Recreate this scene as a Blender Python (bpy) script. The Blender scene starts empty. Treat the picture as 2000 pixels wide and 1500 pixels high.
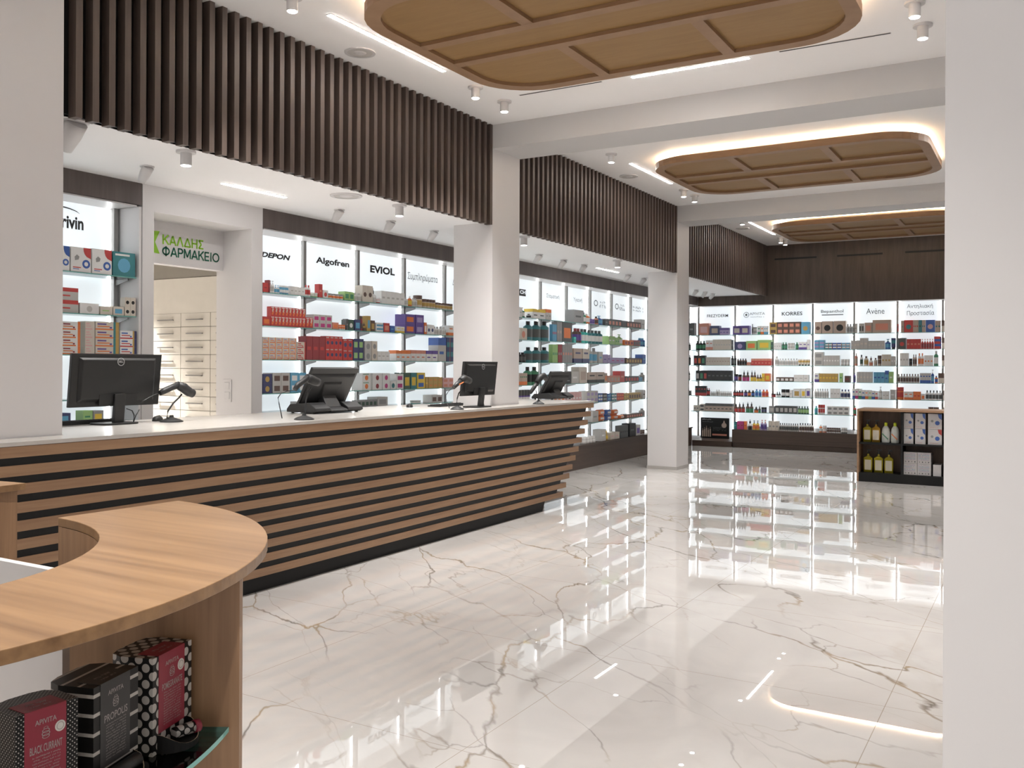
import bpy, math, random
from mathutils import Vector, Matrix
random.seed(7)
sc = bpy.context.scene
COL = sc.collection
PI = math.pi
# ---------------------------------------------------------------- camera (solved from the room's vanishing points)
FPX, CYP, YAW, ROLL, HC = 1784.53, 714.96, math.radians(30.295), math.radians(.245), 1.5
Fv = Vector((-math.sin(YAW), math.cos(YAW), 0)); Rv = Vector((math.cos(YAW), math.sin(YAW), 0)); Uv = Vector((0, 0, 1))
R2 = math.cos(ROLL)*Rv + math.sin(ROLL)*Uv; U2 = -math.sin(ROLL)*Rv + math.cos(ROLL)*Uv
cam = bpy.data.cameras.new('camera'); co = bpy.data.objects.new('camera', cam); COL.objects.link(co)
cam.sensor_fit = 'HORIZONTAL'; cam.sensor_width = 36; cam.lens = FPX/2000*36; cam.shift_y = (CYP-750)/2000
cam.clip_start = .05; cam.clip_end = 100
m = Matrix((R2, U2, -Fv)).transposed().to_4x4(); m.translation = (0, 0, HC); co.matrix_world = m
sc.camera = co
# ---------------------------------------------------------------- world, exposure
sc.view_settings.view_transform = 'Standard'; sc.view_settings.look = 'None'; sc.view_settings.gamma = 1
sc.view_settings.use_curve_mapping = False
sc.view_settings.exposure = 2.3
WORLD = .27; LED_SHELF = 4.2; LED_LINE = 10.0; LED_COVE = 10.0; SPOT_W = 48.0
w = bpy.data.worlds.new('ambient_fill'); sc.world = w; w.use_nodes = True  # even ambient fill added to light the room through its open front
bg = w.node_tree.nodes['Background']; bg.inputs[0].default_value = (1, .985, .965, 1); bg.inputs[1].default_value = WORLD
sc.cycles.max_bounces = 10; sc.cycles.diffuse_bounces = 5; sc.cycles.glossy_bounces = 4
sc.cycles.transmission_bounces = 6; sc.cycles.transparent_max_bounces = 16
sc.cycles.caustics_reflective = False; sc.cycles.caustics_refractive = False
sc.cycles.sample_clamp_indirect = 6

def on(u, v, ax, c):
    """where the sight line through a photo point meets the plane ax=c"""
    d = Fv + (u-1000)/FPX*R2 - (v-CYP)/FPX*U2
    k = 'XYZ'.index(ax); t = (c-(0, 0, HC)[k])/d[k]
    return Vector((0, 0, HC)) + t*d

# ---------------------------------------------------------------- materials
MATS = {}
def srgb(r, g, b):
    f = lambda c: (c/255/12.92 if c/255 <= .04045 else ((c/255+.055)/1.055)**2.4)
    return (f(r), f(g), f(b))
def mat(name, col, rough=.5, metal=0., spec=.5, emit=None, es=0., noise=.04, nscale=12., coat=0.):
    if name in MATS: return MATS[name]
    M = bpy.data.materials.new(name); M.use_nodes = True; nt = M.node_tree; p = nt.nodes['Principled BSDF']
    p.inputs['Roughness'].default_value = rough; p.inputs['Metallic'].default_value = metal
    p.inputs['Specular IOR Level'].default_value = spec; p.inputs['Coat Weight'].default_value = coat
    p.inputs['Base Color'].default_value = (*col, 1)
    if noise:
        tc = nt.nodes.new('ShaderNodeTexCoord'); n = nt.nodes.new('ShaderNodeTexNoise'); n.inputs['Scale'].default_value = nscale
        r = nt.nodes.new('ShaderNodeValToRGB')
        r.color_ramp.elements[0].color = (*[c*(1-noise) for c in col], 1); r.color_ramp.elements[1].color = (*[min(1, c*(1+noise)) for c in col], 1)
        nt.links.new(tc.outputs['Object'], n.inputs['Vector']); nt.links.new(n.outputs['Fac'], r.inputs['Fac']); nt.links.new(r.outputs['Color'], p.inputs['Base Color'])
    if emit: p.inputs['Emission Color'].default_value = (*emit, 1); p.inputs['Emission Strength'].default_value = es
    MATS[name] = M; return M
def wood(name, c1, c2, scale, rough=.45, fine=1.0):
    M = bpy.data.materials.new(name); M.use_nodes = True; nt = M.node_tree; p = nt.nodes['Principled BSDF']
    N = nt.nodes.new; L = nt.links.new
    tc = N('ShaderNodeTexCoord'); mp = N('ShaderNodeMapping'); mp.inputs['Scale'].default_value = scale
    n1 = N('ShaderNodeTexNoise'); n1.inputs['Scale'].default_value = 1.0; n1.inputs['Detail'].default_value = 6; n1.inputs['Distortion'].default_value = .7
    n2 = N('ShaderNodeTexNoise'); n2.inputs['Scale'].default_value = 4.5; n2.inputs['Detail'].default_value = 4
    mx = N('ShaderNodeMix'); mx.data_type = 'FLOAT'; mx.inputs[0].default_value = .35*fine
    r = N('ShaderNodeValToRGB'); r.color_ramp.elements[0].position = .3; r.color_ramp.elements[1].position = .7
    r.color_ramp.elements[0].color = (*c1, 1); r.color_ramp.elements[1].color = (*c2, 1)
    L(tc.outputs['Object'], mp.inputs['Vector']); L(mp.outputs['Vector'], n1.inputs['Vector']); L(mp.outputs['Vector'], n2.inputs['Vector'])
    L(n1.outputs['Fac'], mx.inputs[2]); L(n2.outputs['Fac'], mx.inputs[3]); L(mx.outputs[0], r.inputs['Fac']); L(r.outputs['Color'], p.inputs['Base Color'])
    p.inputs['Roughness'].default_value = rough
    MATS[name] = M; return M
def marble(name):
    M = bpy.data.materials.new(name); M.use_nodes = True; nt = M.node_tree; p = nt.nodes['Principled BSDF']
    N = nt.nodes.new; L = nt.links.new
    tc = N('ShaderNodeTexCoord')
    def ramp(src, a, b, ca, cb):
        r = N('ShaderNodeValToRGB'); r.color_ramp.elements[0].position = a; r.color_ramp.elements[1].position = b
        r.color_ramp.elements[0].color = (*ca, 1); r.color_ramp.elements[1].color = (*cb, 1); L(src, r.inputs['Fac']); return r.outputs['Color']
    def noise(sc_, det, vec, dist=0.):
        n = N('ShaderNodeTexNoise'); n.inputs['Scale'].default_value = sc_; n.inputs['Detail'].default_value = det; n.inputs['Distortion'].default_value = dist
        L(vec, n.inputs['Vector']); return n
    def math_(op, a, b):
        q = N('ShaderNodeMath'); q.operation = op
        for i, x in enumerate((a, b)):
            if isinstance(x, (int, float)): q.inputs[i].default_value = x
            else: L(x, q.inputs[i])
        return q.outputs[0]
    def vein(rot, scale, vs, width, mscale, ma, mb, seed, amp):
        mp = N('ShaderNodeMapping'); mp.vector_type = 'TEXTURE'; mp.inputs['Rotation'].default_value = (0, 0, math.radians(rot)); mp.inputs['Scale'].default_value = (1/scale[0], 1/scale[1], 1); mp.inputs['Location'].default_value = (seed, seed*1.7, 0)
        L(tc.outputs['Object'], mp.inputs['Vector'])
        n = noise(1.6, 5, mp.outputs['Vector'])
        s = N('ShaderNodeVectorMath'); s.operation = 'SUBTRACT'; s.inputs[1].default_value = (.5, .5, .5); L(n.outputs['Color'], s.inputs[0])
        k = N('ShaderNodeVectorMath'); k.operation = 'SCALE'; k.inputs['Scale'].default_value = amp; L(s.outputs[0], k.inputs[0])
        a = N('ShaderNodeVectorMath'); a.operation = 'ADD'; L(mp.outputs['Vector'], a.inputs[0]); L(k.outputs[0], a.inputs[1])
        v = N('ShaderNodeTexVoronoi'); v.feature = 'DISTANCE_TO_EDGE'; v.inputs['Scale'].default_value = vs; L(a.outputs[0], v.inputs['Vector'])
        line = ramp(v.outputs['Distance'], 0, width, (1, 1, 1), (0, 0, 0))
        mk = ramp(noise(mscale, 3, mp.outputs['Vector']).outputs['Fac'], ma, mb, (0, 0, 0), (1, 1, 1))
        return math_('MULTIPLY', line, mk)
    v1 = vein(-44, (.50, 1.25, 1), 1.05, .011, .9, .42, .58, 3.1, .62)
    v2 = vein(-32, (.50, 1.4, 1), 1.7, .010, 1.2, .44, .58, 11.7, .5)
    v3 = vein(-60, (.7, 1.2, 1), .9, .035, .8, .55, .72, 23.4, .8)
    base = ramp(noise(1.3, 4, tc.outputs['Object'], 1.5).outputs['Fac'], .3, .7, (.535, .51, .49), (.605, .582, .56))
    vc = ramp(noise(2.3, 2, tc.outputs['Object']).outputs['Fac'], .42, .58, (.17, .15, .13), (.34, .26, .165))
    fac = math_('MINIMUM', math_('ADD', math_('ADD', v1, math_('MULTIPLY', v2, .55)), math_('MULTIPLY', v3, .25)), .92)
    mx = N('ShaderNodeMix'); mx.data_type = 'RGBA'; L(fac, mx.inputs[0]); L(base, mx.inputs[6]); L(vc, mx.inputs[7])
    mp = N('ShaderNodeMapping'); mp.inputs['Location'].default_value = (.61, -2.98, 0); L(tc.outputs['Object'], mp.inputs['Vector'])
    br = N('ShaderNodeTexBrick'); br.offset = 0; br.squash = 1; br.inputs['Scale'].default_value = 1; br.inputs['Brick Width'].default_value = 1.35; br.inputs['Row Height'].default_value = 1.35
    br.inputs['Mortar Size'].default_value = .0016; br.inputs['Mortar Smooth'].default_value = 0; L(mp.outputs['Vector'], br.inputs['Vector'])
    m2 = N('ShaderNodeMix'); m2.data_type = 'RGBA'; L(math_('MULTIPLY', br.outputs['Fac'], .75), m2.inputs[0]); L(mx.outputs[2], m2.inputs[6]); m2.inputs[7].default_value = (.30, .24, .17, 1)
    L(m2.outputs[2], p.inputs['Base Color']); p.inputs['Roughness'].default_value = .004; p.inputs['IOR'].default_value = 1.85
    # the polished tiles are very slightly uneven
    bn = noise(1.2, 1, tc.outputs['Object']); bp = N('ShaderNodeBump'); bp.inputs['Strength'].default_value = .0025; bp.inputs['Distance'].default_value = .02
    L(bn.outputs['Fac'], bp.inputs['Height']); L(bp.outputs['Normal'], p.inputs['Normal'])
    MATS[name] = M; return M
def glass(name, tint, edge=False):
    M = bpy.data.materials.new(name); M.use_nodes = True; nt = M.node_tree; nt.nodes.clear()
    N = nt.nodes.new; L = nt.links.new
    o = N('ShaderNodeOutputMaterial'); t = N('ShaderNodeBsdfTransparent'); t.inputs[0].default_value = (*tint, 1)
    g = N('ShaderNodeBsdfGlossy'); g.inputs['Roughness'].default_value = .03; fr = N('ShaderNodeFresnel'); fr.inputs[0].default_value = 1.45
    mx = N('ShaderNodeMixShader'); L(fr.outputs[0], mx.inputs[0]); L(t.outputs[0], mx.inputs[1]); L(g.outputs[0], mx.inputs[2]); L(mx.outputs[0], o.inputs[0])
    MATS[name] = M; return M

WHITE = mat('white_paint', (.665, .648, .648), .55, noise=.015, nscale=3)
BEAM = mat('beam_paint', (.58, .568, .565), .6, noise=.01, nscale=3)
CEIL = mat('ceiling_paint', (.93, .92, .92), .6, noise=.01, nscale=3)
SLAT = wood('dark_wood_slat', (.072, .051, .042), (.118, .086, .071), (14, 14, .9), .5)
DARK = wood('dark_oak_vertical', (.052, .035, .027), (.10, .071, .055), (9, 9, .7), .5)
PELM = wood('dark_oak_pelmet_lit', (.068, .052, .048), (.125, .098, .09), (9, 9, .7), .5)  # brighter copy of the dark oak, downlight on the pelmets put into the colour
DARKH = wood('dark_oak_horizontal', (.045, .028, .021), (.080, .051, .037), (.8, .8, 22), .45)
OAK = wood('oak_board', (.27, .152, .085), (.40, .245, .14), (.9, 1.1, 26), .45)
OAKTOP = wood('oak_tabletop', (.145, .074, .031), (.30, .172, .08), (.7, 13, 13), .38)
WALN = wood('walnut_back', (.085, .048, .028), (.14, .082, .05), (9, 9, .8), .5)
OAKV = wood('oak_vertical', (.20, .108, .055), (.35, .205, .11), (20, 20, .9), .45)
RAFTF = wood('raft_frame_wood', (.25, .14, .072), (.33, .195, .105), (3, 3, 12), .5)
RAFTP = wood('raft_panel_veneer', (.26, .142, .046), (.31, .178, .062), (2, 18, 6), .55)
BLACK = mat('black_laminate', (.007, .007, .007), .5, spec=.3)
STONE = mat('worktop_stone', (.52, .495, .465), .22, noise=.05, nscale=5)
PANEL = mat('white_panel_added_glow', (.84, .88, .90), .45, emit=(.90, .98, 1.03), es=.125, noise=0)  # the strips light these panels; a faint glow is added to whiten them
METAL = mat('upright_metal', (.33, .32, .31), .4, .7, noise=0)
CHROME = mat('brushed_steel', (.6, .6, .6), .3, 1., noise=0)
LED = mat('shelf_led', (1, 1, 1), .5, emit=(1, .985, .97), es=LED_SHELF, noise=0)
LINE = mat('line_led', (1, 1, 1), .5, emit=(1, .98, .96), es=LED_LINE, noise=0)
COVE = mat('cove_led', (1, 1, 1), .5, emit=(1, .84, .62), es=LED_COVE, noise=0)
LENS = mat('spot_lens', (1, 1, 1), .5, emit=(1, .96, .91), es=8., noise=0)
GLASS = glass('shelf_glass', (.93, .975, .965)); GEDGE = mat('glass_edge', (.16, .40, .36), .15, noise=0)
DGLASS = glass('thick_glass', (.92, .96, .94))
CREAM = mat('cream_laminate', (.60, .565, .50), .45); GAPM = mat('shadow_gap', (.20, .18, .15), .7)
PLAST = mat('black_plastic', (.012, .012, .012), .42); PLAST2 = mat('charcoal_plastic', (.020, .020, .021), .48)
SCREEN = mat('dark_screen', (.01, .01, .012), .12)
SILVER = mat('silver_logo', (.5, .5, .5), .35, .6, noise=0)
INK = mat('black_lettering', (.012, .012, .012), .5, noise=0); GINK = mat('grey_lettering', (.16, .17, .17), .5, noise=0)
LGREEN = mat('lime_sign', (.27, .55, .03), .4, noise=0); DGREEN = mat('dark_green_sign', (.01, .13, .075), .4, noise=0)
VENTM = mat('vent_black', (.01, .01, .01), .6); GRILLE = mat('speaker_grille', (.55, .53, .51), .6)
GREYW = mat('grey_white_panel', (.52, .50, .49), .4)
SKIRT = mat('grey_skirting', (.42, .40, .38), .4)
FLOORM = marble('marble_tiles')
PAL = {'w': ((.80, .80, .79), 'white'), 'cr': ((.66, .60, .52), 'cream'), 'lg': ((.52, .51, .49), 'pale grey'), 'g': ((.28, .28, .28), 'grey'), 'dg': ((.06, .065, .065), 'charcoal'),
 'k': ((.012, .012, .013), 'black'), 'r': ((.55, .03, .025), 'red'), 'dr': ((.28, .01, .02), 'dark red'), 'o': ((.80, .19, .025), 'orange'), 'y': ((.80, .55, .03), 'yellow'),
 'gd': ((.50, .32, .07), 'golden'), 'gn': ((.03, .26, .12), 'green'), 'lgn': ((.34, .58, .20), 'light green'), 'dgn': ((.025, .085, .05), 'dark green'), 't': ((.01, .20, .23), 'teal'),
 'tq': ((.03, .52, .45), 'turquoise'), 'b': ((.015, .10, .42), 'blue'), 'lb': ((.10, .38, .60), 'light blue'), 'nv': ((.02, .03, .14), 'navy'), 'p': ((.10, .045, .30), 'purple'),
 'lv': ((.38, .30, .55), 'lavender'), 'pk': ((.72, .42, .42), 'pink'), 'sal': ((.66, .25, .17), 'salmon'), 'br': ((.10, .045, .028), 'brown'), 'bg': ((.48, .37, .30), 'beige'), 'mg': ((.50, .02, .20), 'magenta')}
def pm(c): return mat('pack_'+PAL[c][1].replace(' ', '_'), tuple(.87*x+.035 if c != 'k' else x for x in PAL[c][0]), .42, noise=0)

# ---------------------------------------------------------------- mesh builder
class MB:
    def __init__(s): s.v = []; s.f = []; s.m = []; s.s = []
    def face(s, pts, mi=0, sm=False):
        i = len(s.v); s.v += [tuple(p) for p in pts]; s.f.append(tuple(range(i, i+len(pts)))); s.m.append(mi); s.s.append(sm); return s
    def hexa(s, p, mi=0):
        """8 points: bottom ring ccw from above, then the top ring"""
        i = len(s.v); s.v += [tuple(q) for q in p]
        for a in ((3, 2, 1, 0), (4, 5, 6, 7), (0, 1, 5, 4), (1, 2, 6, 5), (2, 3, 7, 6), (3, 0, 4, 7)):
            s.f.append(tuple(i+k for k in a)); s.m.append(mi); s.s.append(False)
        return s
    def box(s, x0, x1, y0, y1, z0, z1, mi=0):
        x0, x1 = min(x0, x1), max(x0, x1); y0, y1 = min(y0, y1), max(y0, y1); z0, z1 = min(z0, z1), max(z0, z1)
        return s.hexa([(x0, y0, z0), (x1, y0, z0), (x1, y1, z0), (x0, y1, z0), (x0, y0, z1), (x1, y0, z1), (x1, y1, z1), (x0, y1, z1)], mi)
    def prism(s, poly, z0, z1, mi=0, mside=None, sm=False):
        n = len(poly); i = len(s.v); s.v += [(x, y, z0) for x, y in poly]+[(x, y, z1) for x, y in poly]
        s.f.append(tuple(i+k for k in reversed(range(n)))); s.m.append(mi); s.s.append(False)
        s.f.append(tuple(i+n+k for k in range(n))); s.m.append(mi); s.s.append(False)
        for k in range(n):
            q = (k+1) % n; s.f.append((i+k, i+q, i+n+q, i+n+k)); s.m.append(mi if mside is None else mside); s.s.append(sm)
        return s
    def lathe(s, prof, n=12, c=(0, 0, 0), sx=1., sy=1., axis='Z', mi=None):
        """prof: (r, z, material) points; the material of a point paints the band up to the next one"""
        def P(r, z, k):
            a = 2*PI*k/n; x, y = r*sx*math.cos(a), r*sy*math.sin(a)
            if axis == 'X': x, y, z = z, x, y
            if axis == 'Y': x, y, z = y, z, x
            return (c[0]+x, c[1]+y, c[2]+z)
        for (r0, z0, m0), (r1, z1, _) in zip(prof, prof[1:]):
            i = len(s.v)
            if r0 < 1e-6 and r1 < 1e-6: continue
            s.v += [P(r0, z0, k) for k in range(n)]+[P(r1, z1, k) for k in range(n)]
            for k in range(n):
                q = (k+1) % n
                if r0 < 1e-6: fc = (i+k, i+n+q, i+n+k)
                elif r1 < 1e-6: fc = (i+k, i+q, i+n+k)
                else: fc = (i+k, i+q, i+n+q, i+n+k)
                s.f.append(fc); s.m.append(m0 if mi is None else mi); s.s.append(abs(z1-z0) > 1e-5 or r0 > 1e-6 and r1 > 1e-6)
        return s
    def tube(s, pts, r, n=8, mi=0, cap=True):
        pts = [Vector(p) for p in pts]; rs = r if isinstance(r, (list, tuple)) else [r]*len(pts); rings = []
        up = Vector((0, 0, 1))
        for k, p in enumerate(pts):
            d = (pts[min(k+1, len(pts)-1)]-pts[max(k-1, 0)]).normalized()
            a = d.cross(up); a = d.cross(Vector((1, 0, 0))) if a.length < 1e-3 else a
            a.normalize(); b = a.cross(d); i = len(s.v)
            s.v += [tuple(p+rs[k]*(math.cos(2*PI*j/n)*a+math.sin(2*PI*j/n)*b)) for j in range(n)]; rings.append(i)
        for i, j in zip(rings, rings[1:]):
            for k in range(n):
                q = (k+1) % n; s.f.append((i+k, i+q, j+q, j+k)); s.m.append(mi); s.s.append(True)
        if cap:
            s.f.append(tuple(rings[0]+k for k in reversed(range(n)))); s.f.append(tuple(rings[-1]+k for k in range(n))); s.m += [mi, mi]; s.s += [False, False]
        return s
    def add(s, verts, faces, mi=0):
        i = len(s.v); s.v += [tuple(p) for p in verts]; s.f += [tuple(i+k for k in f) for f in faces]; s.m += [mi]*len(faces); s.s += [False]*len(faces); return s
    def mesh(s, name, mats):
        me = bpy.data.meshes.new(name); me.from_pydata(s.v, [], s.f)
        for M in (mats if isinstance(mats, (list, tuple)) else [mats]): me.materials.append(M)
        me.polygons.foreach_set('material_index', s.m); me.polygons.foreach_set('use_smooth', s.s); me.update(); return me
def obj(name, mb, mats, parent=None, bevel=0., loc=None, fixn=False):
    me = mb if isinstance(mb, bpy.types.Mesh) else mb.mesh(name, mats)
    o = bpy.data.objects.new(name, me); COL.objects.link(o)
    if parent: o.parent = parent
    if loc: o.location = loc
    if bevel:
        b = o.modifiers.new('bevel', 'BEVEL'); b.width = bevel; b.segments = 2; b.limit_method = 'ANGLE'; b.angle_limit = math.radians(40)
    return o
def tag(o, label, cat, group=None):
    o['label'] = label; o['category'] = cat
    if group: o['group'] = group
    return o
def thing(name, label, cat, loc=(0, 0, 0), rz=0., group=None):
    o = bpy.data.objects.new(name, None); COL.objects.link(o); o.location = loc; o.rotation_euler = (0, 0, rz); o.empty_display_size = .1
    return tag(o, label, cat, group)
def struct(name, mb, mats, label=None, cat=None):
    o = obj(name, mb, mats); o['kind'] = 'structure'
    if label: o['label'] = label; o['category'] = cat
    return o
def rrect(hx, hy, r, n=8, cx=0., cy=0.):
    out = []
    for sx, sy, a0 in ((1, 1, 0), (-1, 1, PI/2), (-1, -1, PI), (1, -1, 1.5*PI)):
        for k in range(n+1):
            a = a0+PI/2*k/n; out.append((cx+sx*(hx-r)+r*math.cos(a), cy+sy*(hy-r)+r*math.sin(a)))
    return out
_tc = {}
def text_geo(s, bold=0., shear=0.):
    key = (s, bold, shear)
    if key not in _tc:
        cu = bpy.data.curves.new('t', 'FONT'); cu.body = s; cu.offset = bold; cu.shear = shear; cu.extrude = 0; cu.resolution_u = 3
        cu.space_line = .95; cu.align_x = 'CENTER' if '\n' in s else 'LEFT'
        o = bpy.data.objects.new('t', cu); COL.objects.link(o); bpy.context.view_layer.update()
        me = o.to_mesh(); vs = [tuple(v.co) for v in me.vertices]; fs = [tuple(p.vertices) for p in me.polygons]; o.to_mesh_clear()
        bpy.data.objects.remove(o); bpy.data.curves.remove(cu)
        x0 = min(v[0] for v in vs); x1 = max(v[0] for v in vs); y0 = min(v[1] for v in vs); y1 = max(v[1] for v in vs)
        _tc[key] = ([((v[0]-x0)/(x1-x0), (v[1]-y0)/(y1-y0)) for v in vs], fs)
    return _tc[key]
def put_text(mb, s, o, ax, az, mi=0, bold=0., shear=0., up=1):
    """fit the text into the parallelogram with corner o and edge vectors ax, az"""
    vs, fs = text_geo(s, bold, shear); o = Vector(o); ax = Vector(ax); az = Vector(az)
    return mb.add([o+a*ax+b*az for a, b in vs], fs, mi)
def scribble(mb, o, ax, az, n, mi=0, seed=1):
    """a row of strokes that reads as small print too blurred to spell out"""
    rnd = random.Random(seed); o = Vector(o); ax = Vector(ax); az = Vector(az)
    for k in range(n):
        if rnd.random() < .14: continue
        a0 = (k+.12)/n; a1 = (k+rnd.uniform(.55, .9))/n; h = rnd.choice((.7, .75, 1.))
        b0 = rnd.choice((0, 0, .3, .55)); mb.face([o+a0*ax+b0*az, o+a1*ax+b0*az, o+a1*ax+min(1, b0+h*.45)*az, o+a0*ax+min(1, b0+h*.45)*az], mi)
        mb.face([o+a0*ax, o+(a0+.25/n)*ax, o+(a0+.25/n)*ax+h*az, o+a0*ax+h*az], mi)
    return mb
def ell(cx_, cy_, rx, ry, a0=0, a1=360, n=20): return [(cx_+rx*math.cos(math.radians(a0+(a1-a0)*k/n)), cy_+ry*math.sin(math.radians(a0+(a1-a0)*k/n))) for k in range(n+1)]
GLY = {'Κ': (.78, [[(.09, 0), (.09, 1)], [(.72, 1), (.13, .44)], [(.30, .58), (.74, 0)]]), 'Α': (.86, [[(.06, 0), (.43, .97)], [(.80, 0), (.43, .97)], [(.18, .30), (.68, .30)]]), 'Λ': (.84, [[(.06, 0), (.42, .97)], [(.78, 0), (.42, .97)]]),
 'Δ': (.90, [[(.08, .07), (.45, .95)], [(.82, .07), (.45, .95)], [(.04, .07), (.86, .07)]]), 'Η': (.80, [[(.09, 0), (.09, 1)], [(.71, 0), (.71, 1)], [(.09, .5), (.71, .5)]]), 'Σ': (.74, [[(.68, .92), (.10, .92)], [(.10, .92), (.42, .5)], [(.42, .5), (.10, .08)], [(.08, .08), (.70, .08)]]),
 'Φ': (1.0, [ell(.5, .5, .40, .36), [(.5, -.03), (.5, 1.03)]]), 'Ρ': (.72, [[(.09, 0), (.09, 1)], [(.09, .92), (.40, .92)], ell(.40, .69, .23, .23, 90, -90, 10), [(.09, .46), (.40, .46)]]), 'Μ': (.94, [[(.09, 0), (.09, 1)], [(.85, 0), (.85, 1)], [(.12, .95), (.47, .15)], [(.82, .95), (.47, .15)]]),
 'Ε': (.68, [[(.09, 0), (.09, 1)], [(.09, .92), (.64, .92)], [(.09, .5), (.60, .5)], [(.09, .08), (.64, .08)]]), 'Ι': (.28, [[(.14, 0), (.14, 1)]]), 'Ο': (.98, [ell(.49, .5, .41, .43)])}
def stroke_text(mb, s, o, ay, az, wd):
    tot = sum(GLY[c][0]+.06 for c in s)-.06; x = 0
    for c in s:
        for pl in GLY[c][1]:
            for (x0, y0), (x1, y1) in zip(pl, pl[1:]):
                d = Vector((x1-x0, y1-y0)); n = Vector((-d.y, d.x)).normalized()*wd/2; e = d.normalized()*(wd*.12 if len(pl) > 3 else 0)
                q = [Vector((x0, y0))-e-n, Vector((x1, y1))+e-n, Vector((x1, y1))+e+n, Vector((x0, y0))-e+n]
                mb.face([o+ay*((x+p_.x)/tot)+az*p_.y for p_ in q])
        x += GLY[c][0]+.06
    return mb
LOW = {'α': (.58, [ell(.27, .27, .21, .25), [(.47, .54), (.46, .12), (.55, 0)]]), 'ο': (.54, [ell(.27, .27, .22, .25)]), 'σ': (.62, [ell(.27, .25, .21, .24), [(.27, .50), (.60, .50)]]), 'τ': (.48, [[(.02, .51), (.46, .51)], [(.24, .51), (.24, .10), (.32, .02), (.42, .03)]]),
 'ι': (.28, [[(.1, .54), (.1, .08), (.18, .02), (.26, .03)]]), 'η': (.54, [[(.08, 0), (.08, .54)], [(.08, .36), (.2, .51), (.34, .51), (.44, .38), (.44, -.2)]]), 'μ': (.58, [[(.08, -.2), (.08, .54)], [(.08, .14), (.16, .03), (.32, .03), (.44, .16)], [(.44, .54), (.44, .08), (.54, 0)]]),
 'π': (.64, [[(.0, .51), (.62, .51)], [(.16, .51), (.16, 0)], [(.46, .51), (.46, .08), (.56, 0)]]), 'λ': (.50, [[(.05, .78), (.15, .76), (.44, 0)], [(.27, .44), (.06, 0)]]), 'ρ': (.56, [[(.09, -.22), (.09, .27)], ell(.31, .27, .21, .25)]),
 'ω': (.70, [[(.16, .54), (.06, .36), (.06, .16), (.14, .03), (.26, .03), (.34, .16), (.34, .36)], [(.34, .16), (.42, .03), (.54, .03), (.62, .16), (.62, .36), (.52, .54)]]), 'υ': (.50, [[(.06, .54), (.06, .18), (.14, .03), (.32, .03), (.42, .18), (.42, .36), (.36, .54)]]),
 'γ': (.48, [[(.02, .54), (.24, .05), (.24, -.22)], [(.46, .54), (.24, .05)]]), 'ε': (.48, [[(.42, .46), (.3, .52), (.14, .49), (.1, .4), (.18, .3), (.3, .29)], [(.18, .29), (.08, .2), (.08, .09), (.18, .02), (.34, .03), (.44, .1)]]), 'ν': (.48, [[(.04, .54), (.24, .03)], [(.24, .03), (.44, .54)]]),
 'κ': (.50, [[(.08, 0), (.08, .54)], [(.44, .54), (.1, .22)], [(.2, .32), (.46, 0)]]), 'Υ': (.60, [[(.02, .8), (.3, .38)], [(.58, .8), (.3, .38)], [(.3, .38), (.3, 0)]]), 'Π': (.66, [[(.08, 0), (.08, .76), (.58, .76), (.58, 0)]]), 'Σ': (.62, [[(.58, .75), (.08, .75)], [(.08, .75), (.34, .4)], [(.34, .4), (.08, .04)], [(.06, .04), (.60, .04)]]),
 'Α': (.68, [[(.04, 0), (.34, .79)], [(.64, 0), (.34, .79)], [(.14, .26), (.54, .26)]]), 'Δ': (.70, [[(.06, .04), (.35, .77)], [(.64, .04), (.35, .77)], [(.03, .04), (.67, .04)]])}
for a_, b_, x_ in (('ή', 'η', .26), ('ί', 'ι', .1), ('ώ', 'ω', .34)): LOW[a_] = (LOW[b_][0], LOW[b_][1]+[[(x_, .64), (x_+.1, .80)]])
def greek(mb, s, o, ax, az, wd=.085):
    ys = [y for c in s for pl in LOW[c][1] for _, y in pl]; y0, y1 = min(ys), max(ys); o = Vector(o); ax = Vector(ax); az = Vector(az)
    tot = sum(LOW[c][0]+.04 for c in s); x = 0
    for c in s:
        for pl in LOW[c][1]:
            for (xa, ya), (xb, yb) in zip(pl, pl[1:]):
                d = Vector((xb-xa, yb-ya)); n = Vector((-d.y, d.x)).normalized()*wd/2; e = d.normalized()*wd*.2
                q = [Vector((xa, ya))-e-n, Vector((xb, yb))+e-n, Vector((xb, yb))+e+n, Vector((xa, ya))-e+n]
                mb.face([o+ax*((x+p_.x)/tot)+az*((p_.y-y0)/(y1-y0)) for p_ in q])
        x += LOW[c][0]+.04
    return mb
# ================================================================ the setting
CZ, SZ, XC, XS = 3.83, 2.89, -4.622, -6.0          # ceiling, low soffit, column face, shelving front
YB = 17.62                                          # face of the back wall panelling
struct('floor', MB().box(-10, 3.2, -3.5, 19, -.08, 0), FLOORM)
struct('ceiling', MB().box(-4.70, 3.2, -3.5, 17.75, CZ, CZ+.1), CEIL)
struct('ceiling_soffit', MB().box(-6.5, -4.70, -3.5, 18, SZ, SZ+.06), CEIL, 'low white soffit over the left-hand shelving', 'ceiling')
struct('wall_left', MB().box(-6.45, -6.32, -3.5, 4.68, 0, SZ).box(-6.45, -6.32, 5.80, 18.05, 0, SZ)
       .box(-6.44, XS, 4.63, 4.735, 0, SZ).box(-6.44, XS, 5.751, 5.878, 0, SZ).box(-6.44, XS, 4.735, 5.751, 2.69, SZ)
       .box(-6.46, -6.36, 4.70, 5.79, 2.34, SZ-.01), WHITE)
struct('wall_back', MB().box(-6.5, 3.2, 17.95, 18.08, 0, CZ), WHITE)
struct('wall_right', MB().box(3.2, 3.3, -3.5, 18, 0, CZ), WHITE)
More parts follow.
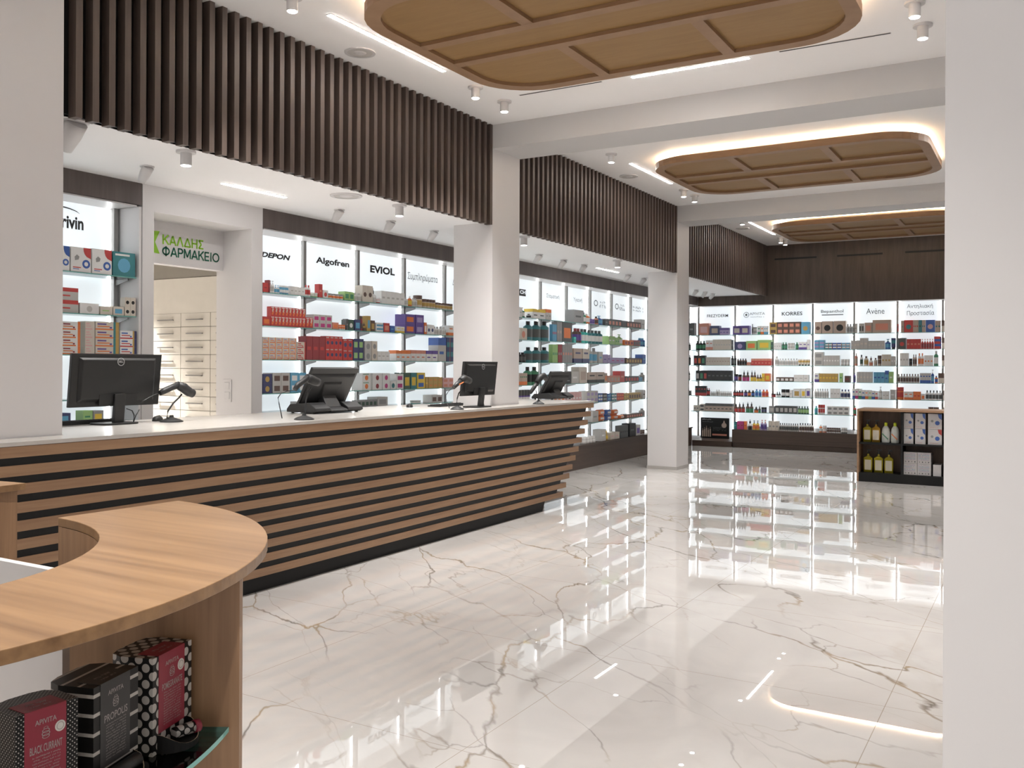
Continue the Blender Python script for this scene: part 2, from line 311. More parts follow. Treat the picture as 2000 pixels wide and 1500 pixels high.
for k, (y0, y1) in enumerate(((2.50, 3.06), (7.525, 8.05), (12.65, 13.155))):
    for sx, x0, x1 in (('left', -5.07, XC), ('right', -.218, .25)):
        struct('wall_column_%s' % sx if k == 0 else 'wall_column_%s_%d' % (sx, k+1), MB().box(x0, x1, y0, y1, 0, CZ), WHITE)
    if k == 2 or k == 1: struct('baseboard_column_%d' % k, MB().box(-5.078, XC+.008, y0-.008, y1+.008, 0, .045), SKIRT)
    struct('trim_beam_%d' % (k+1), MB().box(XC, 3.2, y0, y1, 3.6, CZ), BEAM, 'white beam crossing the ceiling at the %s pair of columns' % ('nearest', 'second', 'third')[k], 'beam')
# bulkhead above the soffit, hidden behind the slats
struct('wall_bulkhead', MB().box(-4.76, -4.70, -3.5, 17.9, SZ, CZ), BLACK)
# back room behind the doorway
struct('wall_back_room', MB().box(-10, -6.54, 6.75, 6.85, 0, 2.9).box(-10, -9.9, 2.5, 6.8, 0, 2.9).box(-10, -6.54, 2.4, 2.5, 0, 2.9), CREAM)
struct('ceiling_back_room', MB().box(-10, -6.45, 2.4, 6.85, 2.9, 2.96), CEIL)

# slat screens between the columns
def slat_screen(y0, y1, label):
    t = thing('slat_screen', label, 'slat screen', (-4.70, (y0+y1)/2, 2.865), group='dark slat screens under the ceiling')
    L = (y1-y0); b = MB().box(0, .012, -L/2, L/2, .02, CZ-2.866); obj('backing_board', b, [BLACK], t)
    n = round(L/.1045); p = L/n; s = MB()
    for i in range(n):
        y = -L/2+p*i; s.box(.012, .078, y+p*.60-.0, y+p, 0, CZ-2.866)
    obj('slats', s, [SLAT], t)
slat_screen(3.07, 7.522, 'dark slat screen nearest the camera, above the counter')
slat_screen(8.055, 12.645, 'dark slat screen between the second and third white columns')
slat_screen(13.16, 17.61, 'dark slat screen farthest away, meeting the back wall')

# back wall panelling above the shelving
t = thing('wall_panelling', 'dark brown oak panelling above the back wall shelving', 'wall panelling', (-1.5, YB, 2.71))
obj('board', MB().box(-4.5, 4.5, 0, .02, 0, CZ-2.71), [DARK], t)
for u0, v0, u1, v1 in ((1513, 508, 1595, 502), (1635, 500, 1724, 494), (1768, 493, 1857, 488)):
    a = on(u0, v0, 'Y', YB).x; c = on(u1, v1, 'Y', YB).x
    obj('air_slot', MB().box(a+1.5, c+1.5, -.004, .002, .835, .868), [VENTM], t)
def pelmet(name, label, mb, loc): tag(obj(name, mb, [PELM], loc=loc), label, 'pelmet', 'dark oak pelmets over the left shelving')
pelmet('shelving_pelmet', 'dark oak pelmet at the far left, above the shelves beside the doorway', MB().box(-.29, 0, -.9, .725, 0, .168), (XS, 3.9, 2.722))
pelmet('shelving_pelmet', 'long dark oak pelmet running above the left wall shelving to the back corner', MB().box(-.29, 0, -5.86, 5.86, 0, .168), (XS, 11.74, 2.722))

# plinths
tag(obj('shelving_plinth', MB().box(-.46, 0, 0, 8.65, 0, .33).box(-.46, .02, 0, 8.65, .33, .35), [DARKH], loc=(-5.85, 8.2, 0)), 'dark oak plinth bench below the left wall shelving', 'plinth')
t = thing('shelving_plinth', 'tall dark oak plinth bench below the back wall shelving', 'plinth', (-2.5, 16.82, 0))
obj('carcass', MB().box(-2.56, 3.5, 0, 1.1, .09, .335).box(-2.56, 3.5, .03, 1.1, 0, .088), [DARKH], t, bevel=.004)
tag(obj('shelving_plinth', MB().box(0, .76, 0, 1.1, 0, .105), [DARKH], loc=(-5.825, 16.80, 0)), 'low dark plinth under the black display poster in the back corner', 'plinth')

# ================================================================ ceiling rafts
def raft(cy, label):
    t = thing('ceiling_raft', label, 'ceiling raft', (-2.41, cy, 3.70), group='oak ceiling rafts')
    O = rrect(1.42, 1.04, .47); I = rrect(1.325, .935, .385); n = len(O); fr = MB()
    for k in range(n):
        q = (k+1) % n; a, b, c, d = O[k], O[q], I[q], I[k]
        fr.face([(*a, 0), (*d, 0), (*c, 0), (*b, 0)]); fr.face([(*a, 0), (*b, 0), (*b, .07), (*a, .07)], 0, True); fr.face([(*d, 0), (*d, .027), (*c, .027), (*c, 0)], 0, True)
    fr.box(-1.33, 1.33, -.25, -.165, 0, .027).box(-1.33, 1.33, .165, .25, 0, .027)
    for x in (-.48, .48): fr.box(x-.042, x+.042, -.94, -.25, .0004, .027).box(x-.042, x+.042, .25, .94, .0004, .027)
    obj('frame', fr, [RAFTF], t)
    obj('panel', MB().prism(rrect(1.415, 1.035, .465), .026, .069), [RAFTP], t)
    cv = MB(); A = rrect(1.33, .95, .4); B = rrect(1.29, .91, .36)
    for k in range(n):
        q = (k+1) % n; cv.face([(*A[k], .074), (*A[q], .074), (*B[q], .074), (*B[k], .074)])
    obj('cove_light', cv, [COVE], t)
    for x in (-.8, .8):
        for y in (-.5, .5): obj('ceiling_fixing', MB().box(x-.05, x+.05, y-.05, y+.05, .069, .13), [METAL], t)
raft(5.37, 'oak ceiling raft with recessed panels, nearest and largest in view')
raft(10.42, 'oak ceiling raft in the middle bay with a glowing rim')
raft(15.50, 'oak ceiling raft farthest back, before the dark wall panelling')

# ================================================================ lamps
def spot_light(name, parent, loc, watts, size=math.radians(84), rot=(0, 0, 0), col=(1, .97, .935)):
    l = bpy.data.lights.new(name, 'SPOT'); l.energy = watts; l.spot_size = size; l.spot_blend = 1.0; l.color = col; l.shadow_soft_size = .03
    o = bpy.data.objects.new(name, l); COL.objects.link(o); o.parent = parent; o.location = loc; o.rotation_euler = rot; return o
def cyl_spot(x, y, z, label, group, watts, light=True, r=.036, h=.095):
    t = thing('ceiling_spotlight', label, 'spotlight', (x, y, z), group=group)
    obj('flange', MB().lathe([(0, -.014, 0), (r*1.75, -.014, 0), (r*1.75, 0, 0), (0, 0, 0)], 20), [WHITE], t)
    obj('body', MB().lathe([(0, -h, 0), (r*.82, -h, 0), (r, -h, 0), (r, -.014, 0)], 20), [WHITE], t)
    obj('lens', MB().lathe([(0, -h-.003, 0), (r*.82, -h-.003, 0), (r*.82, -h, 0)], 20), [LENS], t)
    if light: spot_light('spot_lamp', t, (0, 0, -h-.01), watts)
ysp = [4.28, 6.43, 6.90, 9.19, 11.51, 11.94, 14.2, 16.6, 16.94]
ordn = ['first', 'second', 'third', 'fourth', 'fifth', 'sixth', 'seventh', 'eighth', 'ninth', 'tenth', 'eleventh', 'twelfth', 'thirteenth', 'fourteenth', 'fifteenth', 'sixteenth']
for i, (x, y) in enumerate(((-4.12, -1.0), (-4.12, 1.3), (-2.4, -1.0), (-2.4, 1.3), (-.73, -1.0), (-.73, 1.3))): cyl_spot(x, y, CZ, 'added white fill spotlight, unseen in the ceiling bay behind the viewpoint, %s counted from the counter' % ordn[i], None, SPOT_W*1.7)  # unseen lamps added behind the camera to fill the near bays with light
for i, y in enumerate(ysp): cyl_spot(-4.12, y, CZ, 'white cylinder spotlight on the main ceiling beside the slats, %s from the camera' % ordn[i], 'spotlights along the slat screens', SPOT_W*(1.25, .85, .6)[(y > 8)+(y > 13)])
for i, y in enumerate([4.28, 6.32, 6.76, 8.79, 11.5, 11.94, 14.2, 16.9]): cyl_spot(-.73, y, CZ, 'white cylinder spotlight on the right of the main ceiling, %s from the camera' % ordn[i], 'spotlights on the right of the ceiling', SPOT_W*(1.35, .85, .6)[(y > 8)+(y > 13)])
tag(obj('recessed_downlight', MB().lathe([(0, -.006, 0), (.035, -.006, 0), (.035, 0, 0)], 20), [LENS], loc=(-4.18, 8.87, CZ)), 'small round recessed downlight just behind the first cross beam', 'downlight')
for i, y in enumerate((4.06, 6.333, 8.52, 11.0)): cyl_spot(-4.835, y, SZ, 'white cylinder spotlight under the low soffit by the slats, %s from the camera' % ordn[i], 'spotlights under the low soffit', SPOT_W*.45)
def wall_washer(x, y, label, s=.78, rz=0.):
    t = thing('wall_washer', label, 'wall washer', (x, y, SZ), rz, group='wall washers aimed at the left shelving')
    obj('flange', MB().lathe([(0, -.008, 0), (.062*s, -.008, 0), (.062*s, 0, 0), (0, 0, 0)], 20), [WHITE], t)
    b = MB(); a = math.radians(38); d = Vector((-math.sin(a), 0, -math.cos(a)))
    b.tube([Vector((.012, 0, -.008)), Vector((0, 0, -.02))+d*.05*s, Vector((0, 0, -.02))+d*.13*s], [.05*s, .048*s, .034*s], 16)
    obj('head', b, [WHITE], t)
    e = Vector((0, 0, -.02))+d*.133*s; obj('lens', MB().tube([e-d*.002, e], .028*s, 16), [GREYW], t)
wy = [4.238, 6.257, 7.00, 7.72, 9.98, 10.65, 11.27, 12.79, 13.42, 15.9, 16.4, 16.85]
for i, y in enumerate(wy): wall_washer(-5.445, y, 'white tilted wall washer under the soffit facing the shelves, %s from the doorway end' % ordn[i])
wall_washer(-4.80, 3.25, 'large white tilted wall washer close by the left pillar', 1.25)
def line_light(p0, p1, z, label, group):
    x0, x1 = sorted((p0[0], p1[0])); y0, y1 = sorted((p0[1], p1[1])); hw = .017
    if x1-x0 > y1-y0: y0, y1 = y0-hw, y1+hw
    else: x0, x1 = x0-hw, x1+hw
    t = thing('linear_light', label, 'linear light', ((x0+x1)/2, (y0+y1)/2, z), group=group)
    dx, dy = (x1-x0)/2, (y1-y0)/2
    obj('housing', MB().box(-dx-.004, dx+.004, -dy-.004, dy+.004, -.004, 0), [WHITE], t); obj('diffuser', MB().box(-dx, dx, -dy, dy, -.0065, -.004), [LINE], t)
G1 = 'linear lights in the main ceiling'
for i, (a, c) in enumerate(((4.62, 5.96), (9.72, 11.04), (14.58, 16.15))):
    line_light((-4.117, a), (-4.117, c), CZ, 'bright linear ceiling light left of the %s oak raft' % ('nearest', 'middle', 'farthest')[i], G1)
    line_light((-.72, a), (-.72, c), CZ, 'bright linear ceiling light right of the %s oak raft' % ('nearest', 'middle', 'farthest')[i], G1)
line_light((-2.884, 6.83), (-1.936, 6.83), CZ, 'bright linear ceiling light just beyond the nearest oak raft', G1)
line_light((-2.884, 3.9), (-1.936, 3.9), CZ, 'bright linear ceiling light on the near side of the nearest oak raft', G1)
line_light((-5.438, 4.907), (-5.438, 5.577), SZ, 'short linear light in the low soffit before the doorway sign', 'linear lights in the low soffit')
line_light((-5.455, 11.70), (-5.455, 12.42), SZ, 'short linear light in the low soffit beyond the first column', 'linear lights in the low soffit')
for x0, x1, l in ((-1.705, -.942, 'thin dark slot vent in the ceiling right of the nearest raft'), (-3.912, -3.143, 'thin dark slot vent in the ceiling left of the nearest raft')):
    tag(obj('slot_vent', MB().box(x0-.004, x1+.004, -.014, .014, -.003, 0, 0).box(x0, x1, -.008, .008, -.004, -.003, 1), [WHITE, VENTM], loc=(0, 6.81, CZ)), l, 'vent', 'slot vents in the main ceiling')
def speaker(x, y, z, label, r=.115):
    t = thing('ceiling_speaker', label, 'ceiling speaker', (x, y, z), group='round ceiling speakers')
    obj('rim', MB().lathe([(r*.82, -.008, 0), (r, -.008, 0), (r, 0, 0)], 28), [WHITE], t); obj('grille', MB().lathe([(0, -.006, 0), (r*.82, -.006, 0), (r*.82, 0, 0)], 28), [GRILLE], t)
    obj('driver_ring', MB().lathe([(0, -.011, 0), (r*.3, -.011, 0), (r*.42, -.006, 0)], 20), [WHITE], t)
speaker(-4.414, 5.294, CZ, 'round ceiling speaker in the nearest ceiling bay'); speaker(-4.414, 10.368, CZ, 'round ceiling speaker in the middle ceiling bay')
speaker(-4.405, 15.2, CZ, 'round ceiling speaker in the farthest ceiling bay'); speaker(-4.95, 5.77, SZ, 'round ceiling speaker under the low soffit, above the counter', .13)

# ================================================================ wall shelving
SHZ = [2.15, 1.853, 1.55, 1.245, .945, .637]
BAYS = {}
def shelf_bay(key, label, group, width, zs, z0, ztop=2.72, left=True, sign=None, first=False, depth=.275):
    """a bay in its own frame: x along the wall to the right, -y towards the room; origin at the lower left corner of the back panel"""
    if left: o = thing('shelving_bay', label, 'shelving bay', (XS-depth-.012, key, z0), PI/2, group)
    else: o = thing('shelving_bay', label, 'shelving bay', (key, 17.62+depth+.012, z0), 0, group)
    h = ztop-z0
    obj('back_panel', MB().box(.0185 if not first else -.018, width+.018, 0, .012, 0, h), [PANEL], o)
    obj('upright', MB().box(width-.018, width+.018, -.055, 0, 0, h), [METAL], o)
    obj('light_strip', MB().box(width-.0195, width-.018, -.012, -.001, .02, h-.02), [LED], o)
    obj('light_strip', MB().box(.018, .0195, -.012, -.001, .02, h-.02), [LED], o)
    if first: obj('upright', MB().box(-.018, .018, -.055, 0, 0, h), [METAL], o)
    obj('top_board', MB().box(.0185, width+.018, -depth, 0, h-.012, h-.001), [GREYW], o)
    for z in zs:
        y1, y0 = -.056, -depth
        g = MB(); zt = z-z0; zb = zt-.008
        L0, L1 = .0195, width+.0165
        g.face([(L0, y0, zt), (L1, y0, zt), (L1, y1, zt), (L0, y1, zt)], 0); g.face([(L0, y1, zb), (L1, y1, zb), (L1, y0, zb), (L0, y0, zb)], 0)
        for a, c in (((L0, y0), (L1, y0)), ((L1, y0), (L1, y1)), ((L1, y1), (L0, y1)), ((L0, y1), (L0, y0))):
            g.face([(*a, zb), (*c, zb), (*c, zt), (*a, zt)], 1)
        s = obj('glass_shelf', g, [GLASS, GEDGE], o)
        obj('bracket', MB().hexa([(width-.004, -.2, zb-.012), (width+.004, -.2, zb-.012), (width+.004, -.045, zb-.05), (width-.004, -.045, zb-.05), (width-.004, -.2, zb-.001), (width+.004, -.2, zb-.001), (width+.004, -.045, zb-.001), (width-.004, -.045, zb-.001)]), [METAL], s)
    BAYS[(left, key)] = o; return o
XP = XS-.275-.012-.004      # lettering plane of the left shelving
def sign_left(bay, key, s, u0, u1, va, vb, M=INK, bold=0., shear=0., name='sign_lettering', scr=0):
    """letters from photo columns u0..u1, letter height va..vb at the left end"""
    p = on(u0, va, 'X', XP); q = on(u0, vb, 'X', XP); e = on(u1, va, 'X', XP); mb = MB()
    o = (p.y-key, -.004, q.z-bay.location.z); ax = (e.y-p.y, 0, 0); az = (0, 0, p.z-q.z)
    scribble(mb, o, ax, az, scr, 0, len(name)+int(u0)) if scr else greek(mb, s, o, ax, az) if s[0] in LOW else put_text(mb, s, o, ax, az, 0, bold, shear)
    return obj(name, mb, [M], bay)
YPB = 17.62+.275+.012-.004
def sign_back(bay, key, s, u0, u1, va, vb, M=GINK, bold=0., shear=0., name='sign_lettering', scr=0):
    p = on(u0, va, 'Y', YPB); q = on(u0, vb, 'Y', YPB); e = on(u1, va, 'Y', YPB); mb = MB()
    o = (p.x-key, -.004, q.z-bay.location.z); ax = (e.x-p.x, 0, 0); az = (0, 0, p.z-q.z)
    scribble(mb, o, ax, az, scr, 0, int(u0)) if scr else greek(mb, s, o, ax, az) if s[0] in LOW else put_text(mb, s, o, ax, az, 0, bold, shear)
    return obj(name, mb, [M], bay)
GL = 'shelving bays along the left wall'; GB = 'shelving bays along the back wall'
nb = shelf_bay(3.76, 'lit shelving bay at far left between the pillar and the doorway', GL, .81, [2.165, 1.868, 1.57, 1.245, 1.075], .35, first=True)
shelf_bay(3.0, 'lit shelving bay hidden behind the near white pillar', GL, .715, [2.165, 1.868, 1.57, 1.245, 1.075], .35)
obj('side_panel', MB().box(.845, .866, -.28, 0, 0, 2.36), [WHITE], nb)
sign_left(nb, 3.76, 'Otrivin', 88, 162, 413, 440, INK, .03)
arc = MB(); pts = [on(u, v, 'X', XP) for u, v in ((100, 404), (112, 403), (124, 404.5), (136, 408), (148, 413), (154, 417.5))]
arc.tube([(p.y-3.76, -.004, p.z-.35) for p in pts], [.002, .004, .005, .004, .003, .001], 6); obj('sign_swoosh', arc, [INK], nb)
LY = [5.886, 6.664, 7.468, 8.272, 9.076, 9.88, 10.684, 11.488, 12.31, 13.14, 13.965, 14.786, 15.6, 16.4, 17.2]
ZA = SHZ[:4]+[1.075, .637]
lb = {}
for i in range(len(LY)-1):
    d = ('lit left wall shelving bay, %s to the right of the doorway' if i < 5 else 'lit left wall shelving bay, %s along from the doorway, beyond the first column') % ordn[i]
    lb[i] = shelf_bay(LY[i], d, GL, LY[i+1]-LY[i], ZA if i < 5 else SHZ, .352, first=(i == 0))
sign_left(lb[0], LY[0], 'DEPON', 509, 566, 491, 501.5, INK, .045, .25)
sign_left(lb[1], LY[1], 'Algofren', 616, 681, 501, 517, INK, .03)
sign_left(lb[2], LY[2], 'EVIOL', 722, 770, 517.5, 532, INK, .04)
sign_left(lb[3], LY[3], 'Συμπληρώματα', 795, 854, 531, 548, GINK, .0)
sign_left(lb[4], LY[4], 'Δ', 883, 888, 544, 556, GINK)
p = on(1002, 560, 'X', XP); e = on(1026, 566, 'X', XP); q = on(1026, 579, 'X', XP)
obj('sign_plate', MB().box(p.y-LY[6], e.y-LY[6], -.004, 0, q.z-.352, e.z-.352), [INK], lb[6])
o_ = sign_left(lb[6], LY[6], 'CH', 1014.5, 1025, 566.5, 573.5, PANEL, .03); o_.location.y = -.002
sign_left(lb[7], LY[7], 'Στοματική', 1066.5, 1092, 573, 582.5, GINK); sign_left(lb[8], LY[8], 'Υγιεινή', 1119.5, 1136.5, 580.5, 590, GINK)
for b_, us in ((9, (1160, 1166, 1170, 1183, 586, 598, 587, 592, 594, 601)), (10, (1202, 1206, 1209, 1220, 593, 604, 593.5, 598, 599.5, 606))):
    mb = MB(); c = on((us[0]+us[1])/2, (us[4]+us[5])/2, 'X', XP); mb.lathe([(.035, -.003, 0), (.05, -.003, 0)], 20, (c.y-LY[b_], -.001, c.z-.352), 1, 1.5, 'Y')
    obj('sign_emblem', mb, [GINK], lb[b_])
    sign_left(lb[b_], LY[b_], '', us[2]+1, us[3]-2, us[6], us[7], GINK, scr=7); sign_left(lb[b_], LY[b_], '', us[2], us[3], us[8], us[9], GINK, scr=7)
sign_left(lb[11], LY[11], '', 1235, 1256, 597, 602, GINK, scr=12); sign_left(lb[11], LY[11], '', 1235, 1256, 604, 607.5, GINK, scr=12)
BX = [-6.275, -6.064, -5.317, -4.570, -3.823, -3.076, -2.329, -1.580, -.832, -.085]
bb = {}
for i in range(len(BX)-1):
    bb[i] = shelf_bay(BX[i], 'lit back wall shelving bay, %s from the left corner' % ordn[i], GB, BX[i+1]-BX[i], [z-.018 for z in SHZ], .107 if i < 2 else .337, 2.715, left=False, first=(i == 0))
sign_back(bb[1], BX[1], 'FREZYDERM', 1381, 1422, 614.5, 620, INK, .008)
sign_back(bb[2], BX[2], 'APIVITA', 1464, 1494, 610.5, 615.5, GINK); sign_back(bb[2], BX[2], '', 1466, 1493, 618, 620, GINK, scr=12)
c = on(1457.5, 615, 'Y', YPB); obj('sign_emblem', MB().lathe([(.046, -.003, 0), (.055, -.003, 0)], 20, (c.x-BX[2], -.001, c.z-.337), axis='Y').lathe([(0, -.003, 0), (.022, -.003, 0)], 10, (c.x-BX[2], -.001, c.z-.337), axis='Y'), [GINK], bb[2])
sign_back(bb[3], BX[3], 'KORRES', 1527, 1567, 609.5, 616.5, INK, .015)
sign_back(bb[4], BX[4], 'Bepanthol', 1603.5, 1647.5, 605.5, 613, GINK, .01)
p = on(1605, 614.5, 'Y', YPB); e = on(1647, 614.5, 'Y', YPB); obj('sign_underline', MB().box(p.x-BX[4], e.x-BX[4], -.004, 0, p.z-.337-.016, p.z-.337), [GINK], bb[4])
sign_back(bb[5], BX[5], 'Avène', 1692, 1727.5, 602.5, 613.5, GINK)
sign_back(bb[6], BX[6], 'Αντηλιακή', 1771.5, 1823, 594.5, 603.5, GINK); sign_back(bb[6], BX[6], 'Προστασία', 1771, 1825, 607.5, 618, GINK)
# ================================================================ products
_pc = {}
def pack_mesh(kind, st, w, d, h, cs):
    """one small pack: front towards -y, standing on z=0"""
    key = (kind, st, round(w, 3), round(d, 3), round(h, 3), tuple(cs))
    if key in _pc: return _pc[key]
    mats = [pm(c) for c in cs]; n = len(mats); A, B, C = 0, min(1, n-1), min(2, n-1); m = MB(); x = w/2
    if kind == 'C':
        # carton: five plain faces, the printed front cut into fields
        m.face([(-x, d, 0), (x, d, 0), (x, 0, 0), (-x, 0, 0)], A); m.face([(-x, 0, h), (x, 0, h), (x, d, h), (-x, d, h)], C if st == 'T' else A)
        m.face([(x, d, 0), (-x, d, 0), (-x, d, h), (x, d, h)], A)
        def side(z0, z1, mi):
            m.face([(-x, d, z0), (-x, 0, z0), (-x, 0, z1), (-x, d, z1)], mi); m.face([(x, 0, z0), (x, d, z0), (x, d, z1), (x, 0, z1)], mi)
        def fr(a, b, z0, z1, mi): m.face([(a*w-x, 0, z0*h), (b*w-x, 0, z0*h), (b*w-x, 0, z1*h), (a*w-x, 0, z1*h)], mi)
        if st == 'B': side(0, h*.3, B); side(h*.3, h, A); fr(0, 1, 0, .3, B); fr(0, 1, .3, .62, A); fr(0, .2, .62, .74, A); fr(.2, .8, .62, .74, C); fr(.8, 1, .62, .74, A); fr(0, 1, .74, 1, A)
        elif st == 'T': side(0, h*.68, A); side(h*.68, h, B); fr(0, 1, .68, 1, B); fr(0, 1, .42, .68, A); fr(0, .15, .3, .42, A); fr(.15, .7, .3, .42, C if n > 2 else B); fr(.7, 1, .3, .42, A); fr(0, 1, 0, .3, A)
        elif st == 'H': side(0, h*.52, B); side(h*.52, h, A); fr(0, 1, 0, .52, B); fr(0, 1, .52, 1, A)
        elif st == 'S':
            side(0, h, A)
            for k in range(5): fr(0, .08, k/5, (k+1)/5, A); fr(.08, .92, k/5, (k+1)/5, B if k % 2 else A); fr(.92, 1, k/5, (k+1)/5, C)
        elif st == 'C': side(0, h, A); fr(0, 1, 0, .2, A); fr(0, 1, .72, 1, A); fr(0, .16, .2, .72, A); fr(.16, .84, .2, .72, B); fr(.84, 1, .2, .72, A)
        elif st == 'O':
            side(0, h, A); r = min(w, h)*.3; q = [(r*math.cos(2*PI*k/12), h*.45+r*math.sin(2*PI*k/12)) for k in range(12)]
            m.face([(a, 0, b) for a, b in q], B)
            o = [(-x, 0), (x, 0), (x, h), (-x, h)]; idx = [7, 10, 1, 4]
            for s_ in range(4):
                a0, a1 = idx[s_], idx[(s_+1) % 4]; k = a0; arcp = []
                while True:
                    arcp.append(q[k % 12]);
                    if k % 12 == a1 % 12: break
                    k += 1
                m.face([(o[s_][0], 0, o[s_][1]), (o[(s_+1) % 4][0], 0, o[(s_+1) % 4][1])]+[(a, 0, b) for a, b in reversed(arcp)], A)
            if n > 2: m.face([(-x*.8, -.0006, h*.84), (x*.5, -.0006, h*.84), (x*.5, -.0006, h*.92), (-x*.8, -.0006, h*.92)], C)
        elif st == 'W':
            # white pack, corner flash top right, round picture lower right, small grey mark on the left
            side(0, h, A); fr(0, 1, 0, 1, A); g = lambda pts, mi: m.face([(a*w-x, -.0005, b*h) for a, b in pts], mi)
            g([(.62, 1), (.63, .86), (.68, .74), (.78, .64), (1, .56), (1, 1)], B)
            rr_ = .2; q_ = [(.76+rr_*math.cos(2*PI*k/14), .34+rr_*w/h*math.sin(2*PI*k/14)) for k in range(14)]; g(q_, C); m.face([(.76*w-x+rr_*.5*w*math.cos(2*PI*k/10), -.0009, .34*h+rr_*.5*w*math.sin(2*PI*k/10)) for k in range(10)], A)
            g([(.2, .46), (.38, .5), (.42, .62), (.3, .7), (.18, .6)], 3 if n > 3 else C); g([(.1, .16), (.5, .16), (.5, .2), (.1, .2)], B); g([(.1, .1), (.4, .1), (.4, .13), (.1, .13)], C)
        elif st == 'L':
            # long pack: band along the foot, coloured end, two lines of print
            side(0, h, A); fr(0, .76, 0, .16, B); fr(0, .76, .16, 1, A); fr(.76, .86, 0, 1, 3 if n > 3 else A); fr(.86, 1, 0, 1, C)
            g = lambda a, b, z0, z1, mi: m.face([(a*w-x, -.0005, z0*h), (b*w-x, -.0005, z0*h), (b*w-x, -.0005, z1*h), (a*w-x, -.0005, z1*h)], mi)
            g(.08, .46, .62, .78, 4 if n > 4 else B); g(.08, .6, .36, .48, B); g(.60, .70, .2, .4, 4 if n > 4 else C)
        elif st == 'D':
            # red pack with a row of little orange and cream flames
            side(0, h, A); fr(0, 1, 0, 1, A); g = lambda pts, mi: m.face([(a*w-x, -.0005, b*h) for a, b in pts], mi)
            g([(.2, .2), (.55, .12), (.85, .45), (.6, .62)], B); g([(.3, .5), (.6, .4), (.8, .75), (.45, .85)], C); g([(.1, .86), (.9, .86), (.9, .94), (.1, .94)], 3 if n > 3 else C)
        else: side(0, h, A); fr(0, 1, 0, .42, A); fr(0, .18, .42, .56, A); fr(.18, .74, .42, .56, B); fr(.74, 1, .42, .56, A); fr(0, 1, .56, 1, A)
    else:
        r = min(x, .05); c = (0, max(r, d/2)+.001, 0); sy = 1.
        if x > r: sx = x/r
        else: sx = 1.
        if kind == 'B': pr = [(0, 0, A), (r, 0, A), (r, h*.16, B), (r, h*.58, A), (r, h*.70, A), (r*.45, h*.80, C), (r*.45, h, C), (0, h, C)]
        elif kind == 'D': pr = [(0, 0, A), (r, 0, B), (r, h*.36, A), (r, h*.5, A), (r*.42, h*.6, C), (r*.46, h*.78, C), (r*.16, h*.86, C), (r*.12, h, C), (0, h, C)]
        elif kind == 'U': pr = [(0, 0, A), (r, 0, A), (r, h*.14, B), (r, h*.52, A), (r, h*.62, A), (r*.38, h*.72, C), (r*.38, h*.8, C), (r*.14, h*.8, C), (r*.14, h*.94, C), (r*.5, h*.94, C), (r*.5, h, C), (0, h, C)]
        elif kind == 'J': pr = [(0, 0, A), (r, 0, A), (r, h*.2, B), (r, h*.6, A), (r, h*.68, C), (r*1.02, h*.7, C), (r*1.02, h, C), (0, h, C)]
        if kind == 'T':
            # squeeze tube standing on its cap: round at the bottom, flat crimp at the top
            k = 12; rings = [(r*.8, r*.8, 0, C), (r*.8, r*.8, h*.16, A), (r, r, h*.18, A), (r*1.02, r*.75, h*.5, B), (r*1.05, r*.4, h*.8, A), (r*1.08, r*.06, h, A)]
            for (a0, b0, z0, mi), (a1, b1, z1, _) in zip(rings, rings[1:]):
                i = len(m.v); m.v += [(a0*math.cos(2*PI*j/k), c[1]+b0*math.sin(2*PI*j/k), z0) for j in range(k)]+[(a1*math.cos(2*PI*j/k), c[1]+b1*math.sin(2*PI*j/k), z1) for j in range(k)]
                for j in range(k): q = (j+1) % k; m.f.append((i+j, i+q, i+k+q, i+k+j)); m.m.append(mi); m.s.append(True)
            m.face([(r*.8*math.cos(-2*PI*j/k), c[1]+r*.8*math.sin(-2*PI*j/k), 0) for j in range(k)], C)
        elif kind == 'P':
            # soft pillow pack
            k = 6; nx = 8; i0 = len(m.v)
            def pt(a, b, s_): f = (1-a**4)*(1-b**4); return (a*x, d/2+s_*d/2*f**.6, h/2+b*h/2)
            for s_ in (-1, 1):
                for ia in range(nx):
                    for ib in range(k):
                        g = lambda ii, jj: pt(-1+2*ii/nx, -1+2*jj/k, s_)
                        f4 = [g(ia, ib), g(ia+1, ib), g(ia+1, ib+1), g(ia, ib+1)]
                        m.face(f4 if s_ < 0 else f4[::-1], B if 2 <= ia < 6 and 2 <= ib < 4 and s_ < 0 else A, True)
        else: m.lathe(pr, 12, c, sx, 1.)
    names = {'C': 'carton', 'B': 'bottle', 'D': 'dropper_bottle', 'U': 'pump_bottle', 'J': 'jar', 'T': 'tube', 'P': 'soft_pack'}
    me = m.mesh(names[kind], mats); _pc[key] = (me, names[kind]); return _pc[key]

